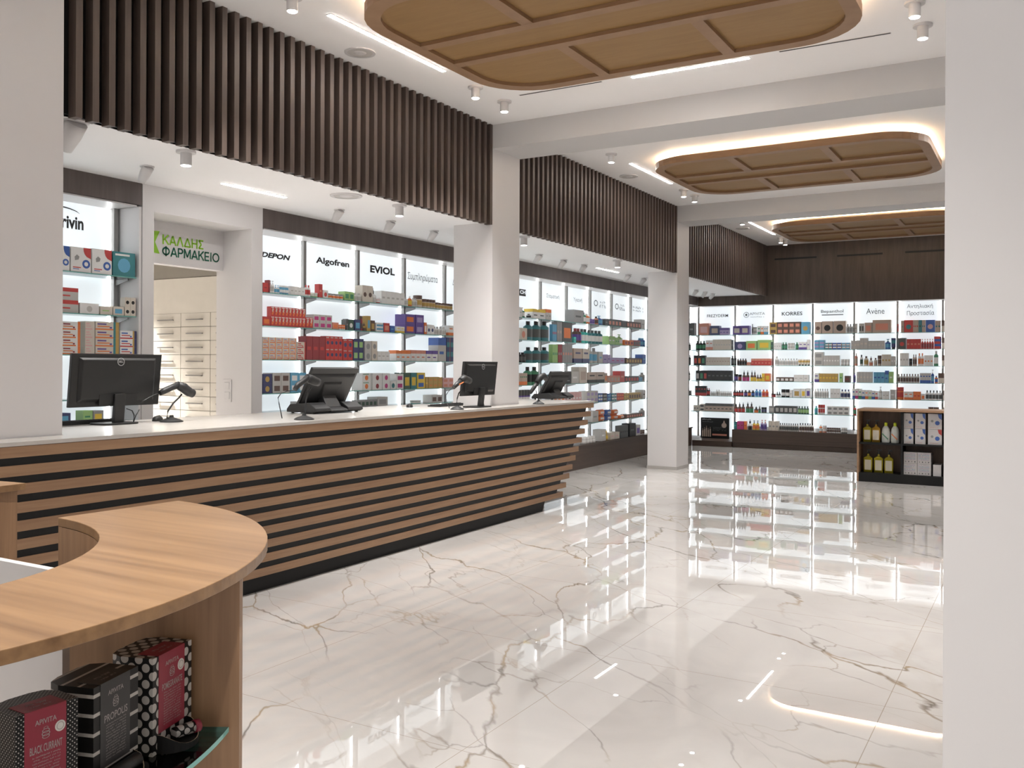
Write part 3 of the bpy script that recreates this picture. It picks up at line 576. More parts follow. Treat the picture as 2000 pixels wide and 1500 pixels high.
ITEMS = []          # (run key, sort position, object, text pieces)
def run(tr, line, plane, c, zs, where, shelf):
    """one run of equal packs: 'x0 x1 ytop n[xrows] kind colours' in the enlarged photo's own pixels"""
    ox, oy, s = tr; t = line.split(); x0, x1, yt = float(t[0]), float(t[1]), float(t[2])
    n, rows = (t[3].split('x')+['1'])[:2]; n = int(n); rows = int(rows); kind, st = t[4][0], t[4][1:]; cs = t[5:]
    u0, u1, vt = ox+x0*s, ox+x1*s, oy+yt*s; k = 1 if plane == 'X' else 0
    a = on(u0, vt, plane, c); b = on(u1, vt, plane, c); mid = on((u0+u1)/2, vt, plane, c)
    H = max(.025, min(mid.z-zs, .285))/rows; W = abs(b[k]-a[k])/n; w = W*.965
    d = {'C': max(.05, min(.14, w*1.2)), 'P': .10}.get(kind, min(w, .10)); me, nm = pack_mesh(kind, st, w, d, H*.995, cs)
    if kind not in 'CP': d = min(w, .10)
    for r_ in range(rows):
        for i in range(n):
            q = a[k]+(i+.5)*W; o = bpy.data.objects.new(nm, me); COL.objects.link(o); z = zs+.0008+r_*H
            if plane == 'X': o.location = (c, q, z); o.rotation_euler = (0, 0, PI/2)
            else: o.location = (q, c, z)
            main = PAL[cs[0]][1]; kd_ = nm if nm != 'carton' else ('skincare_box' if plane == 'Y' else 'medicine_box' if q < 7.6 else 'carton'); o.name = kd_
            o['category'] = {'skincare_box': 'skincare box', 'medicine_box': 'medicine box', 'soft_pack': 'soft pack', 'dropper_bottle': 'bottle', 'pump_bottle': 'bottle'}.get(kd_, kd_)
            main = PAL[cs[0]][1]; ob = (main, PAL[cs[1]][1] if len(cs) > 1 else None, kd_)
            ITEMS.append((where, shelf, ob, q if plane == 'X' else q, z, o))
SHN = ['top shelf', 'second shelf', 'third shelf', 'fourth shelf', 'fifth shelf', 'sixth shelf', 'plinth']
def stock(data, tr, plane, c, zs, bays, unit):
    for sh, lines in data.items():
        for ln in lines.strip().split('\n'):
            for piece in ln.split(';'):
                if not piece.strip(): continue
                ox, oy, s = tr; f = piece.split(); um = ox+(float(f[0])+float(f[1]))/2*s
                q = on(um, 715, plane, c)[1 if plane == 'X' else 0]; bi = max([i for i, y in enumerate(bays) if y <= q]+[0])
                run(tr, piece, plane, c if sh < 6 else (-5.875 if plane == 'X' else 16.86), zs[sh], unit(bi), SHN[sh])
XF, YF = -6.022, 17.64
Z6, Z7, Z8, ZB = (1330, 560, .135), (1590, 560, .135), (1330, 720, .135), (1590, 740, .14666)
zback = [z-.018+0 for z in SHZ]+[.337]
def ubk(i): return 'back wall bay %d' % (i+1)
back6 = {0: '''115 195 525 1 CP dg g;255 405 530 1 CC sal pk;420 555 565 1 CC nv bg;560 695 595 3 CT lv p;750 985 565 2 CC p cr;1020 1045 540 1 B g dg k;1045 1095 585 2 T g lg
1105 1150 570 1 CB w gn;1152 1197 570 1 CB w o;1200 1255 570 2 CB w lb;1280 1388 515 1x2 CC gd br;1390 1730 510 4x2 CC br sal;1740 1860 510 1 CO lb gd''',
1: '''112 138 810 1 B k dg;210 350 785 3 B k gn dgn;358 460 775 2 CB w sal;460 722 762 7 CP cr lg;733 752 770 1 CP dg g;775 930 795 1 CO nv lv;940 1095 785 1 CC lgn o;1105 1300 770 1 CC lgn y;1303 1332 800 1 CP dgn gn
1342 1450 810 3 CP w lg;1455 1535 805 2 B dgn gn;1540 1642 815 3 J w lg;1650 1697 805 1 B dgn gn;1702 1820 800 2 CB w p;1822 1868 765 1 CP w lv''',
2: '''112 140 985 1 B k dg;185 240 995 1 CC k r;242 292 995 1 CC k o;294 350 995 1 CC k gn;360 705 1020 9 CP cr bg;720 800 1000 2 B k dg;802 950 1040 4 B br k k;952 1010 1092 2 CP sal br;1015 1305 1040 6 CT r sal
1345 1410 1010 1 B w lg;1412 1690 1040 7 B w lg;1692 1865 1050 4 T cr gd k''',
3: '''112 132 1215 1 B k g;215 268 1212 1 CC k lg;270 324 1212 1 CC k gn;326 378 1212 1 CC k r;382 740 1212 6 CP k dg;762 818 1262 1 J nv p k;820 872 1272 1 J br dr k;880 985 1212 2 D br mg k;1000 1085 1212 2 D br y k;1087 1165 1262 2 D br y k
1168 1212 1255 1 CP y gd;1214 1290 1255 1 CC o y;1372 1625 1310 4 CC br w;1632 1845 1275 3 CP w lg'''}
back8 = {4: '''115 150 315 2 J dg g;205 365 250 4 CB k r;370 418 282 2 B k r;422 500 330 3 B w lg;502 560 305 2 B w lg;562 732 325 6 B w lg;750 900 312 4 B k r k;905 955 312 1 B k p k;957 1007 312 1 B k o k;1010 1060 315 1 B k b k;1065 1112 298 1 B lb b;1115 1160 305 1 B lb b
1165 1262 305 2 B o r;1300 1365 362 1 J r dr k;1372 1440 330 2 D k w k;1445 1565 300 2 J k w k;1570 1612 310 1 CP w lg;1625 1725 292 1 CC w gd;1740 1802 292 1 CC w y;1810 1872 285 1 CC w p''',
5: '''182 262 530 2 CP cr dg;268 342 512 1x2 CC cr dg;350 750 505 7 CT bg dg dg;765 920 490 3 D br r k;932 1042 482 2 D br gn k;1050 1112 545 1 D br o k;1115 1152 532 1 D br gn k;1158 1235 560 2 J dg nv k;1272 1352 540 1 CC g lg;1360 1682 540 5 CC dg lg;1690 1848 545 4 B dgn lgn k''',
6: '''765 806 768 1 CP t tq;810 908 762 2 CP mg dr;912 950 762 1 CP o r;965 1020 735 1 D w k k;1028 1130 755 2 U y o k;1145 1238 745 2 U lv p o;1265 1415 760 3 CO cr g;1420 1700 792 9 B lg dg k;1705 1922 792 6 B w br k'''}
back7 = {0: '''5 106 510 1 CO bg br;110 272 500 1 CO bg k;285 460 495 1 CO bg k;465 585 540 3 B lg g;588 622 532 1 CP lg g;650 722 532 2 CC lg dg;730 838 520 1 CC bg sal;842 1118 480 1 CC bg sal;1202 1226 540 1 T r dr;1258 1300 492 1 CP bg g;1302 1432 484 1 CO r t;1435 1508 482 3 CP bg r
1512 1560 482 1 CP t dgn;1562 1610 482 2 CP bg t;1614 1750 480 1 CO b pk;1752 1832 490 2 CP bg t;1840 1975 485 1 CH br cr''',
1: '''0 150 772 2 CS lb lv t;160 262 812 2 CS t w r;265 398 812 2 CS b w gd;402 520 812 2 CS lb w sal;535 660 778 3 CP lg cr;662 778 742 2 CP lg cr;780 1018 782 5 CP lg cr;1022 1106 755 1 U b lb t;1114 1180 742 1 T nv t k;1216 1328 742 1 CO dg r;1340 1545 757 4 CP r sal;1548 1732 755 5 U r dr sal;1736 1836 720 1 CS r b;1848 1975 735 1 CH br cr''',
2: '''0 130 945 1x2 CC lg g;132 368 995 6 CP lg w;380 512 1050 3 J lg w;582 628 962 1 B sal bg;660 706 985 1 B w dgn k;715 784 1005 1 B cr gd br;790 850 1008 1 D w sal br;860 912 1030 1 B lg bg br;915 972 995 1 J bg br;978 1112 980 3 CP cr gd;1115 1182 1005 2 CP lg w;1240 1368 960 3 CP w lg
1372 1420 1040 1 J br k;1425 1486 980 2 B bg br;1500 1586 962 2 B w o;1592 1722 992 3 CO w o;1730 1796 930 1 B gn w lg;1845 1975 990 1 CH br cr''',
3: '''0 70 1250 1 CB w p;75 345 1256 6 CP gd y;365 412 1250 1 CP lgn gn;440 522 1290 1 CP br dr;566 602 1245 1 B p nv;615 845 1232 5 CP lg cr;860 1020 1236 3 CP lb b;1025 1078 1214 1 CT lb b;1082 1146 1230 1 CP lgn w;1205 1522 1262 8 B lg br;1530 1690 1250 4 CB lg b;1692 1736 1200 1 U b lb w;1742 1790 1290 1 B o b b;1795 1975 1250 2 CH br cr'''}
backb = {4: '''0 192 132 6 B w lg;215 345 130 3 CP w lg;350 478 142 3 B w nv;508 545 130 1 CB w b;547 588 130 1 CB w mg;590 632 132 1 CB w gn;634 676 150 1 CB w b;678 720 150 1 CB w o;722 764 150 1 CB w lgn;766 808 160 1 CB w b;810 850 165 1 CB w r
856 906 105 1 U lg w;910 1000 165 2 CP w lg;1012 1082 145 1 CP lg w;1096 1190 110 1 J o r;1195 1318 170 2 CB w o;1322 1420 170 2 CP o r;1424 1478 200 1 CC w o;1482 1702 155 5 B w dg;1716 1815 155 1 CH br cr''',
5: '''0 45 360 1 B tq lb;52 142 345 3 J w r;172 465 368 4x2 CC w g;520 562 358 1 B r gn;1515 1660 378 2 J gd br;1715 1800 380 3 B k br''',
6: '''64 106 612 1 B o w;108 162 625 1 J sal w;166 350 652 6 J w br;360 440 652 3 J dg w'''}
stock(back6, Z6, 'Y', YF, zback, BX, ubk); stock(back8, Z8, 'Y', YF, zback, BX, ubk); stock(back7, Z7, 'Y', YF, zback, BX, ubk); stock(backb, ZB, 'Y', YF, zback, BX, ubk)
Z4, Z5, Z2, Z3, Z1, ZM = (1000, 530, .14), (1000, 700, .14), (500, 400, .2), (500, 600, .2), (0, 300, .26), (100, 620, .16)
zfar = SHZ+[.352]; znear = ZA[:5]+[.637, .352]
def ulf(i): return 'left wall bay %d' % (i+1)
far4 = {0: '''105 146 500 1 CP w lg;148 200 505 1 U gn w dgn;245 280 595 1 B w k k;290 470 530 2 CT w y dg;475 550 530 2 CT lg o g;862 1002 540 1 CP g dg;1008 1052 572 1 B gn w k;1055 1105 590 1 B o w;1107 1165 668 2 J lv p;1188 1218 630 1 B sal br k;1222 1285 620 1 U b lb lb
1300 1342 665 1 CP dg g;1346 1530 672 4 CC dg sal;1532 1598 690 1 CP dg br;1602 1798 705 5 CC br sal;1802 1856 672 1 CP lg g''',
1: '''112 212 790 1 CO cr sal;216 318 695 1 B t dg k;326 432 695 1 B t dg k;438 545 700 1 B t dg k;566 625 740 3 CP lb r;630 700 690 2 CP g bg;702 842 690 1 CC dg o;862 896 915 1 CP tq gn;900 985 795 2 B br p dr;990 1080 805 2 B tq w dg;1086 1280 825 4 B t w dg;1350 1440 905 2 CP lgn w;1444 1500 925 2 CP lgn gn;1504 1562 880 1 U lgn w lgn
1572 1692 960 3 CC o dr;1695 1792 962 3 CC dr dg;1800 1872 932 2 B b lb''',
2: '''112 212 1130 2 B k dg k;220 318 1058 1 B t dg k;326 432 1058 1 B t dg k;440 545 1058 1 B t dg k;566 640 1020 3 CP lgn gn;645 700 1020 2 CP dr g;704 842 1020 4 CP g sal;862 980 1075 1 CB bg nv;986 1082 1080 1 CB cr nv;1086 1146 1060 1 B lg lb w;1150 1208 1070 1 B lg lb g;1212 1268 1122 1 CP lg lb;1272 1330 1172 1 CP lv p;1332 1376 1160 1 CP lv p;1380 1572 1205 3 CP lv mg
1592 1816 1210 6 CC br gd;1822 1872 1160 1 CP b lb'''}
far5 = {3: '''112 214 205 4 CB bg o gn;220 300 118 1 B gn k k;306 404 118 1 B gn k k;566 640 225 2 CP t tq;645 722 262 2 CS lb r;752 826 180 1x2 CP k g;832 936 180 1 CP lg w;940 1052 120 1 CC cr bg;1060 1290 192 2 CB bg k;1292 1332 205 1 CC bg o;1336 1510 240 4 CC sal bg;1512 1574 178 1 CP r sal;1580 1770 248 5 CC dg r;1774 1820 262 2 CP lb b;1826 1872 200 1 B lg g''',
4: '''112 270 440 4 J p w dg;580 740 470 3 CC w o;764 970 472 5 CP pk w;1042 1200 455 3x2 CC lg lv;1206 1266 488 2 CS b w nv;1270 1325 488 1 CS k g;1330 1382 488 1 CS b lb nv;1390 1462 488 2 CS t w;1466 1560 485 3 CS r o;1564 1630 488 2 CP gd y;1634 1796 480 5 CC gd br;1822 1868 440 1 CP lg br''',
5: '''1120 1208 735 1 CP lg g;1212 1312 715 1x2 P o w;1316 1402 715 1x2 P b w;1406 1500 715 1x2 P o w;1504 1582 790 1 P o w;1602 1822 770 7 CC br sal;1826 1872 700 1 B lg g''',
6: '''1010 1180 1092 4 J lg w;1242 1312 992 1 CP lg w;1324 1356 1010 1 T y gd;1372 1502 1032 2 CP cr pk;1512 1620 936 4 CP dg k;1640 1728 906 1 CP k dg;1732 1792 928 1 CC lg p;1800 1862 1000 2 J lg br'''}
stock(far4, Z4, 'X', XF, zfar, LY, ulf); stock(far5, Z5, 'X', XF, zfar, LY, ulf)
near2 = {0: '''70 120 762 1 CP r dr;124 138 735 1 CP dr r;142 186 742 2 U w lg;192 238 785 2 U w lb;242 330 790 3 T w lb;336 480 802 4 CP w lg;488 540 785 2 B w r r;548 612 860 2 J lgn w w;616 650 775 1 CP r sal;655 705 835 1 CO w r;715 862 872 4 J w o g;866 960 850 2 CC lgn gn;966 1036 862 2 B w lg;1040 1142 790 2 CO cr br;1146 1186 812 1 D w lg g;1190 1222 912 1 J r w
1226 1452 852 5 CP w lg;1458 1500 898 1 B w lg;1504 1532 893 1 B o y w;1538 1582 912 2 B w lg;1586 1642 885 1 J cr gd br;1646 1762 925 4 J cr gd br;1766 1930 962 6 J cr gd br''',
1: '''66 142 1092 1 CC r o;146 484 1005 10x2 CD r o cr w;488 556 1102 2 CD r o cr w;560 744 1076 3x2 CC lg mg;748 808 1150 1 CC sal o;814 878 1172 3 J w o;882 902 1115 1 CP dg g;904 956 1122 1 CO dgn w;966 1022 1122 1 CC nv lb;1028 1054 1085 1 T br dr;1056 1084 1150 1 D gd br br;1086 1120 1085 1 CC gd lb;1122 1162 1130 1 CC br gd
1172 1246 1152 1 CS w lb;1250 1306 1155 1 CC r sal;1310 1356 1182 1 CP b lb;1372 1452 1190 2 CB w y;1456 1556 1070 1x2 CC p o;1560 1640 1076 1x2 CC p lv;1644 1668 1150 1 CC o w;1672 1742 1172 2 CO w nv;1746 1866 1192 4 B w lg;1880 1932 1180 1 CB w o''',
2: '''66 398 1298 5x4 CL cr o cr o lv;402 486 1340 1x3 CL cr r r;490 680 1285 3 CP dr r;682 846 1285 4x2 CO r nv lg;850 946 1312 2x2 CO r nv lg;950 1052 1310 2x2 CC nv lgn;1064 1128 1332 1x2 CO lg g;1132 1186 1332 1x2 CO cr g;1188 1306 1432 3 CP w lg
1368 1512 1422 3 CT w o;1514 1660 1420 3 CT w sal;1664 1776 1425 2 CT w p;1780 1858 1298 1 CT lg b;1862 1932 1296 2 CS nv t o'''}
near3 = {3: '''66 158 652 1x2 CO nv gd;164 332 642 2x2 CC lg br;338 492 640 2x2 CC lb w;500 585 742 1 CC y w;590 690 660 2x2 CC lg pk;694 830 655 2x2 CC lg pk;1036 1124 645 1x2 CO w o gn;1140 1232 645 1x2 CO w dr;1236 1310 645 1x2 CO w mg;1314 1368 722 1 CO w t;1372 1442 652 1x2 CC w mg
1446 1508 640 1 CC dgn y;1512 1570 640 1 CC t y;1574 1652 640 1x2 CC y b;1656 1682 690 1 CP gd y;1686 1820 682 3x2 CP gd o;1826 1932 690 2x2 CC pk sal''',
4: '''420 560 920 2 CP lg g;990 1182 905 5 CC g dgn;1186 1288 876 1 CC lg g;1550 1634 912 1 J tq w lg;1716 1822 856 2 CC lg br'''}
stock(near2, Z2, 'X', XF, znear, LY, ulf); stock(near3, Z3, 'X', XF, znear, LY, ulf)
def ubd(i): return 'bay left of doorway'
zn = [2.165, 1.868, 1.57, 1.245, 1.075]
stock({0: '400 525 690 1 CW w b b g;530 686 705 1 CW w r b g;690 842 720 1 CW w r b g;846 1018 742 1 CO t lb w',
       1: '''380 592 1005 1x2 CT lg r;598 746 1125 1 CO w lg;752 846 1150 1 CP cr lgn;850 932 1150 1 CC cr lb;938 1020 1082 2x2 CO cr k'''}, Z1, 'X', XF, zn, [3], ubd)
stock({2: '''60 120 50 1x4 CL w o o;124 360 52 1x4 CL w o o w dr;415 532 48 1x4 CL cr pk cr;536 832 55 1x4 CL cr o gd t p;838 1046 165 1x3 CL w r nv gd b''',
       4: '390 508 1138 1 CP lgn gn;512 640 1138 1 CC g y;60 240 1170 1 CC nv lb'}, ZM, 'X', XF, zn, [3], ubd)
# every pack gets its own label: colour, kind, shelf and its place among its equals
runs = {}
for it in ITEMS: runs.setdefault((it[0], it[1], it[2]), []).append(it)
ORD = ['first', 'second', 'third', 'fourth', 'fifth', 'sixth', 'seventh', 'eighth', 'ninth', 'tenth', 'eleventh', 'twelfth']
NUMW = ['', 'one', 'two', 'three', 'four', 'five', 'six', 'seven', 'eight', 'nine', 'ten', 'eleven', 'twelve']
for (where, shelf, (main, sec, nm)), its in runs.items():
    kd = nm.replace('_', ' '); desc = main+(' and '+sec if sec and sec != main else '')+' '+kd
    cols = {}
    for it in its: cols.setdefault(round(it[3], 3), []).append(it)
    xs = sorted(cols)
    bay = where if not where[-1].isdigit() else '%s from left of %s' % (ORD[int(where.split()[-1])-1]+' bay', 'back wall' if where.startswith('back') else 'left wall')
    if where.startswith('left'): bay = '%s bay right of doorway' % ORD[int(where.split()[-1])-1] if int(where.split()[-1]) < 13 else where
    elif where.startswith('back'): bay = '%s back wall bay' % ORD[int(where.split()[-1])-1]
    for i, x in enumerate(xs):
        st = sorted(cols[x], key=lambda it: it[4])
        for j, it in enumerate(st):
            pos = '' if len(xs) == 1 else (('leftmost ' if i == 0 else 'rightmost ' if i == len(xs)-1 else ORD[i]+' '))
            row = '' if len(st) == 1 else ('bottom ' if j == 0 else 'top ' if j == len(st)-1 else (['', 'middle '][1] if len(st) == 3 else ['', 'lower middle ', 'upper middle '][j]))
            o = it[5]; o['label'] = '%s%s%s, %s, %s' % (row, pos, desc, shelf, bay)
            if len(its) > 1: o['group'] = '%ss on the %s of the %s' % (desc, shelf, bay)

# display poster in the back corner
t = thing('display_poster', 'black cosmetics display poster standing on the low plinth in the back corner', 'poster', (-5.575, 17.40, .106))
obj('board', MB().box(-.285, .285, 0, .012, 0, .40), [BLACK], t)
q = MB(); z0 = .03
scribble(q, (-.25, -.002, .355), (.2, 0, 0), (0, 0, .022), 11, 0, 3); scribble(q, (-.25, -.002, .31), (.22, 0, 0), (0, 0, .028), 9, 1, 4)
for i in range(3): scribble(q, (-.04, -.002, .21-i*.03), (.27, 0, 0), (0, 0, .014), 18, 1, 8+i)
q.face([(-.05, -.002, .055), (.24, -.002, .055), (.24, -.002, .09), (-.05, -.002, .09)], 2)
for i, hh in enumerate((.12, .14, .17, .13, .15)): q.box(-.255+i*.038, -.255+i*.038+.026, -.004, -.001, .03, .03+hh, 3); q.box(-.255+i*.038+.009, -.255+i*.038+.017, -.004, -.001, .03+hh, .03+hh+.04, 3)
q.lathe([(0, -.003, 3), (.05, -.003, 3)], 18, (.185, 0, .26), axis='Y'); q.face([(.16, -.003, .29), (.21, -.003, .29), (.192, -.003, .35), (.178, -.003, .35)], 3)
obj('print', q, [SILVER, GINK, pm('sal'), pm('bg')], t); obj('prop', MB().box(-.05, .05, .012, .10, 0, .012), [BLACK], t)
# ================================================================ doorway sign and back room
t = thing('pharmacy_sign', 'green lettered shop sign on the white lintel over the doorway', 'sign', (-6.36, 5.06, 2.42))
XL = -6.356
def door_text(s, u0, u1, va0, vb0, M, wd, name):
    p = on(u0, va0, 'X', XL); q = on(u0, vb0, 'X', XL); e = on(u1, va0, 'X', XL)
    obj(name, stroke_text(MB(), s, Vector((.004, p.y-5.06, q.z-2.42)), Vector((0, e.y-p.y, 0)), Vector((0, 0, p.z-q.z)), wd), [M], t)
door_text('ΚΑΛΔΗΣ', 317.5, 398, 457.5, 476.5, LGREEN, .17, 'lettering'); door_text('ΦΑΡΜΑΚΕΙΟ', 316.5, 428.5, 480, 499, DGREEN, .16, 'lettering')
p = on(301, 450, 'X', XL); q = on(301, 494, 'X', XL); e = on(312, 450, 'X', XL); k = MB(); y0, y1, za, zb = p.y-5.06, e.y-5.06, q.z-2.42, p.z-2.42; zm = (za+zb)/2
k.face([(.004, y0-.22, za), (.004, y0-.12, za), (.004, y0-.12, zb), (.004, y0-.22, zb)])
k.face([(.004, y0-.08, zm), (.004, y0+.0, zm-.09), (.004, y1-.02, za), (.004, y1, za), (.004, y1-.045, zm), (.004, y1, zb), (.004, y1-.02, zb), (.004, y0, zm+.09)])
obj('emblem', k, [LGREEN], t)
t = thing('light_switch', 'white double light switch on the right jamb of the doorway', 'light switch', (-6.29, 5.751, 1.27))
obj('plate', MB().box(-.05, .05, -.008, 0, -.1, .1), [WHITE], t, .002); obj('rocker', MB().box(-.03, .03, -.013, -.008, .01, .075), [WHITE], t, .002); obj('rocker', MB().box(-.03, .03, -.013, -.008, -.075, -.01), [WHITE], t, .002)
t = thing('drawer_cabinet', 'tall cream cabinet of drawers seen through the doorway', 'cabinet', (-7.45, 6.2, 0))
obj('carcass', MB().box(-1.3, .9, .016, .52, 0, 2.37), [GAPM], t); obj('top_panel', MB().box(-1.3, .9, 0, .016, 2.012, 2.36), [CREAM], t)
xd = [-1.275, -.85, -.425, 0, .425, .85]
dm = None
for i in range(5):
    for j in range(14):
        if dm is None:
            dm = MB().box(.003, .422, 0, .016, .003, .136).mesh('drawer', [CREAM]); hm = MB().box(.10, .33, -.024, -.014, .066, .078).box(.11, .125, -.014, 0, .068, .076).box(.305, .32, -.014, 0, .068, .076).mesh('handle', [METAL])
        d = bpy.data.objects.new('drawer', dm); COL.objects.link(d); d.parent = t; d.location = (xd[i], 0, .084+j*.1377)
        h = bpy.data.objects.new('handle', hm); COL.objects.link(h); h.parent = d
obj('plinth_board', MB().box(-1.3, .9, .03, .05, 0, .08), [CREAM], t)
cyl_spot(-8.2, 5.6, 2.9, 'small white spotlight on the back room ceiling, seen through the doorway', None, 270, True)
cyl_spot(-7.2, 4.2, 2.9, 'white spotlight on the back room ceiling, nearer the doorway', None, 270, True)

# ================================================================ service counter
ZT, XT = 1.115, -4.37
t = thing('service_counter', 'long sales counter faced with horizontal oak boards and black gaps', 'counter', (-4.5, 5.0, 0))
def cx(z): return -4.468+(z-.1)/1.0*.098
def ce(z): return 8.72+(z-.1)/1.0*.61
y00 = 1.2
b = MB(); W_ = lambda x, y, z: (x+4.5, y-5, z)
b.hexa([W_(-4.60, y00, .0), W_(-4.50, y00, .0), W_(-4.50, 8.34, .0), W_(-4.60, 8.34, .0), W_(-4.60, y00, .1), W_(-4.50, y00, .1), W_(-4.50, 8.40, .1), W_(-4.60, 8.40, .1)])
b.hexa([W_(-4.60, y00, .1), W_(cx(.1)-.007, y00, .1), W_(cx(.1)-.007, 8.55, .1), W_(-4.60, 8.55, .1), W_(-4.60, y00, 1.09), W_(cx(1.09)-.007, y00, 1.09), W_(cx(1.09)-.007, 9.17, 1.09), W_(-4.60, 9.17, 1.09)])
obj('body', b, [BLACK], t)
pz = .09355
for i in range(11):
    z0 = .103+i*pz; z1 = z0+.0545; zc = (z0+z1)/2
    obj('board', MB().box(cx(zc)-.012+4.5, cx(zc)+4.5, y00-5, ce(zc)-5, z0, z1).box(-4.6+4.5, cx(zc)-.0122+4.5, ce(zc)-.12-5, ce(zc)-5, z0, z1), [OAK], t, .0015)
obj('cabinet', MB().box(-5.35+4.5, -4.62+4.5, 3.12-5, 7.46-5, 0, 1.09).box(-5.35+4.5, -4.62+4.5, 8.11-5, 8.6-5, 0, 1.09).box(-5.35+4.5, -4.62+4.5, 1.2-5, 2.44-5, 0, 1.09), [WHITE], t)
tag(obj('countertop', MB().box(-4.605, XT, 1.2, 9.33, 0, .02).box(-5.45, -4.605, 1.2, 2.49, 0, .02).box(-5.45, -4.605, 3.07, 7.515, 0, .02).box(-5.45, -4.605, 8.06, 9.33, 0, .02), [STONE], loc=(0, 0, ZT-.02)), 'pale stone worktop along the top of the oak board counter', 'worktop')

def scanner(xb, base, pts_neck, grip, head, label, rb=.075, yel=False, tail=None):
    """handheld barcode scanner resting on a gooseneck stand; lists are photo points on the plane X=xb"""
    P = lambda uv: on(uv[0], uv[1], 'X', xb); o = P(base); o.z = ZT
    t = thing('scanner_stand', label+' stand', 'scanner stand', o, group='scanner gooseneck stands')
    obj('foot', MB().lathe([(0, 0, 0), (rb, 0, 0), (rb, .006, 0), (rb*.75, .016, 0), (.016, .03, 0), (.012, .045, 0), (0, .045, 0)], 20, (0, 0, .0005)), [PLAST2], t)
    nk = [P(q)-o for q in pts_neck]; obj('gooseneck', MB().tube([Vector((0, 0, .03))]+nk, .0055, 8), [PLAST2], t)
    s = thing('barcode_scanner', label, 'barcode scanner', P(grip[-1]), group='handheld barcode scanners'); o2 = P(grip[-1])
    g = [P(q)-o2 for q in grip]; obj('grip', MB().tube(g, [.017, .021, .02, .024][:len(g)] if len(g) == 4 else [.017, .021, .025], 10), [PLAST2], s)
    hd = [P(q)-o2 for q in head]; obj('head', MB().tube(hd, [.026, .034, .032, .028][:len(hd)], 12), [PLAST2], s)
    e = hd[-1]; d = (hd[-1]-hd[-2]).normalized(); obj('scan_window', MB().tube([e, e+d*.003], .022, 12), [SCREEN], s)
    if tail: obj('cable', MB().tube([P(q)-o2 for q in tail], .0035, 6), [PLAST], s)
    if yel: obj('trigger', MB().tube([g[1]+Vector((.02, 0, -.005)), g[2]+Vector((.022, 0, -.01))], .006, 8), [pm('o')], s)
    return t
def monitor(x, y, w, h, zb, label, group, lean=.035):
    """seen from behind: back to +X, screen to -X"""
    t = thing('monitor', label, 'monitor', (x, y, ZT), 0, group); z0 = zb-ZT; hw = w/2
    b = MB(); s = lean/h
    f = lambda dx, yy, zz: (dx+s*zz, yy, z0+zz)
    b.hexa([f(-.012, -hw, 0), f(.014, -hw, 0), f(.014, hw, 0), f(-.012, hw, 0), f(-.012, -hw, h), f(.014, -hw, h), f(.014, hw, h), f(-.012, hw, h)])
    b.hexa([f(.014, -hw*.86, .03), f(.034, -hw*.8, .05), f(.034, hw*.8, .05), f(.014, hw*.86, .03), f(.014, -hw*.86, h*.93), f(.030, -hw*.8, h*.88), f(.030, hw*.8, h*.88), f(.014, hw*.86, h*.93)])
    obj('housing', b, [PLAST], t, .004)
    obj('screen', MB().hexa([f(-.0135, -hw+.012, .016), f(-.012, -hw+.012, .016), f(-.012, hw-.012, .016), f(-.0135, hw-.012, .016), f(-.0135, -hw+.012, h-.012), f(-.012, -hw+.012, h-.012), f(-.012, hw-.012, h-.012), f(-.0135, hw-.012, h-.012)]), [SCREEN], t)
    obj('socket_recess', MB().hexa([f(.030, -hw*.42, .008), f(.0365, -hw*.42, .008), f(.0365, hw*.42, .008), f(.030, hw*.42, .008), f(.030, -hw*.42, h*.23), f(.0365, -hw*.42, h*.23), f(.0365, hw*.42, h*.23), f(.030, hw*.42, h*.23)]), [VENTM], t)
    obj('stand_neck', MB().hexa([(.02, -.036, .012), (.05, -.036, .012), (.05, .036, .012), (.02, .036, .012), (.045, -.04, z0+h*.24), (.065, -.04, z0+h*.24), (.065, .04, z0+h*.24), (.045, .04, z0+h*.24)]), [PLAST], t, .004)
    obj('stand_base', MB().prism(rrect(.10, .135, .06, 6), 0.0005, .012), [PLAST], t, .003)
    L = MB(); r = .026; c = f(.0362, .0, h*.85)
    n = 28
    for k in range(n):
        a, a2 = 2*PI*k/n, 2*PI*(k+1)/n; q = lambda rr, aa: (c[0]+.0, c[1]+rr*math.cos(aa), c[2]+rr*math.sin(aa)); L.face([q(r*.84, a), q(r, a), q(r, a2), q(r*.84, a2)])
    put_text(L, 'DELL', (c[0], c[1]-r*.68, c[2]-r*.22), (0, r*1.36, 0), (0, 0, r*.44), 0, .03); obj('logo', L, [SILVER], t)
    return t
monitor(-5.18, 3.79, .655, .335, 1.232, 'wide black monitor seen from behind, at the near end of the counter', 'monitors on the counter')
monitor(-4.58, 7.20, .575, .315, 1.225, 'smaller black monitor seen from behind, in front of the first white column', 'monitors on the counter')
def keyboard(x, y, label, L=.44):
    t = thing('keyboard', label, 'keyboard', (x, y, ZT), 0, 'keyboards on the counter')
    obj('case', MB().hexa([(-.07, -L/2, .0005), (.07, -L/2, .0005), (.07, L/2, .0005), (-.07, L/2, .0005), (-.07, -L/2, .012), (.07, -L/2, .026), (.07, L/2, .026), (-.07, L/2, .012)]), [PLAST], t, .003)
    k = MB()
    for r_ in range(5):
        for c_ in range(15):
            x_ = -.055+r_*.024; z_ = .0125+(x_+.07)/.14*.014; y_ = -L/2+.02+c_*(L-.04)/15; k.box(x_, x_+.019, y_, y_+(L-.04)/15-.004, z_, z_+.006)
    obj('keys', k, [PLAST2], t)
keyboard(-5.36, 3.72, 'black keyboard behind the near monitor on the counter'); keyboard(-4.95, 7.22, 'black keyboard behind the smaller monitor by the column', .4)
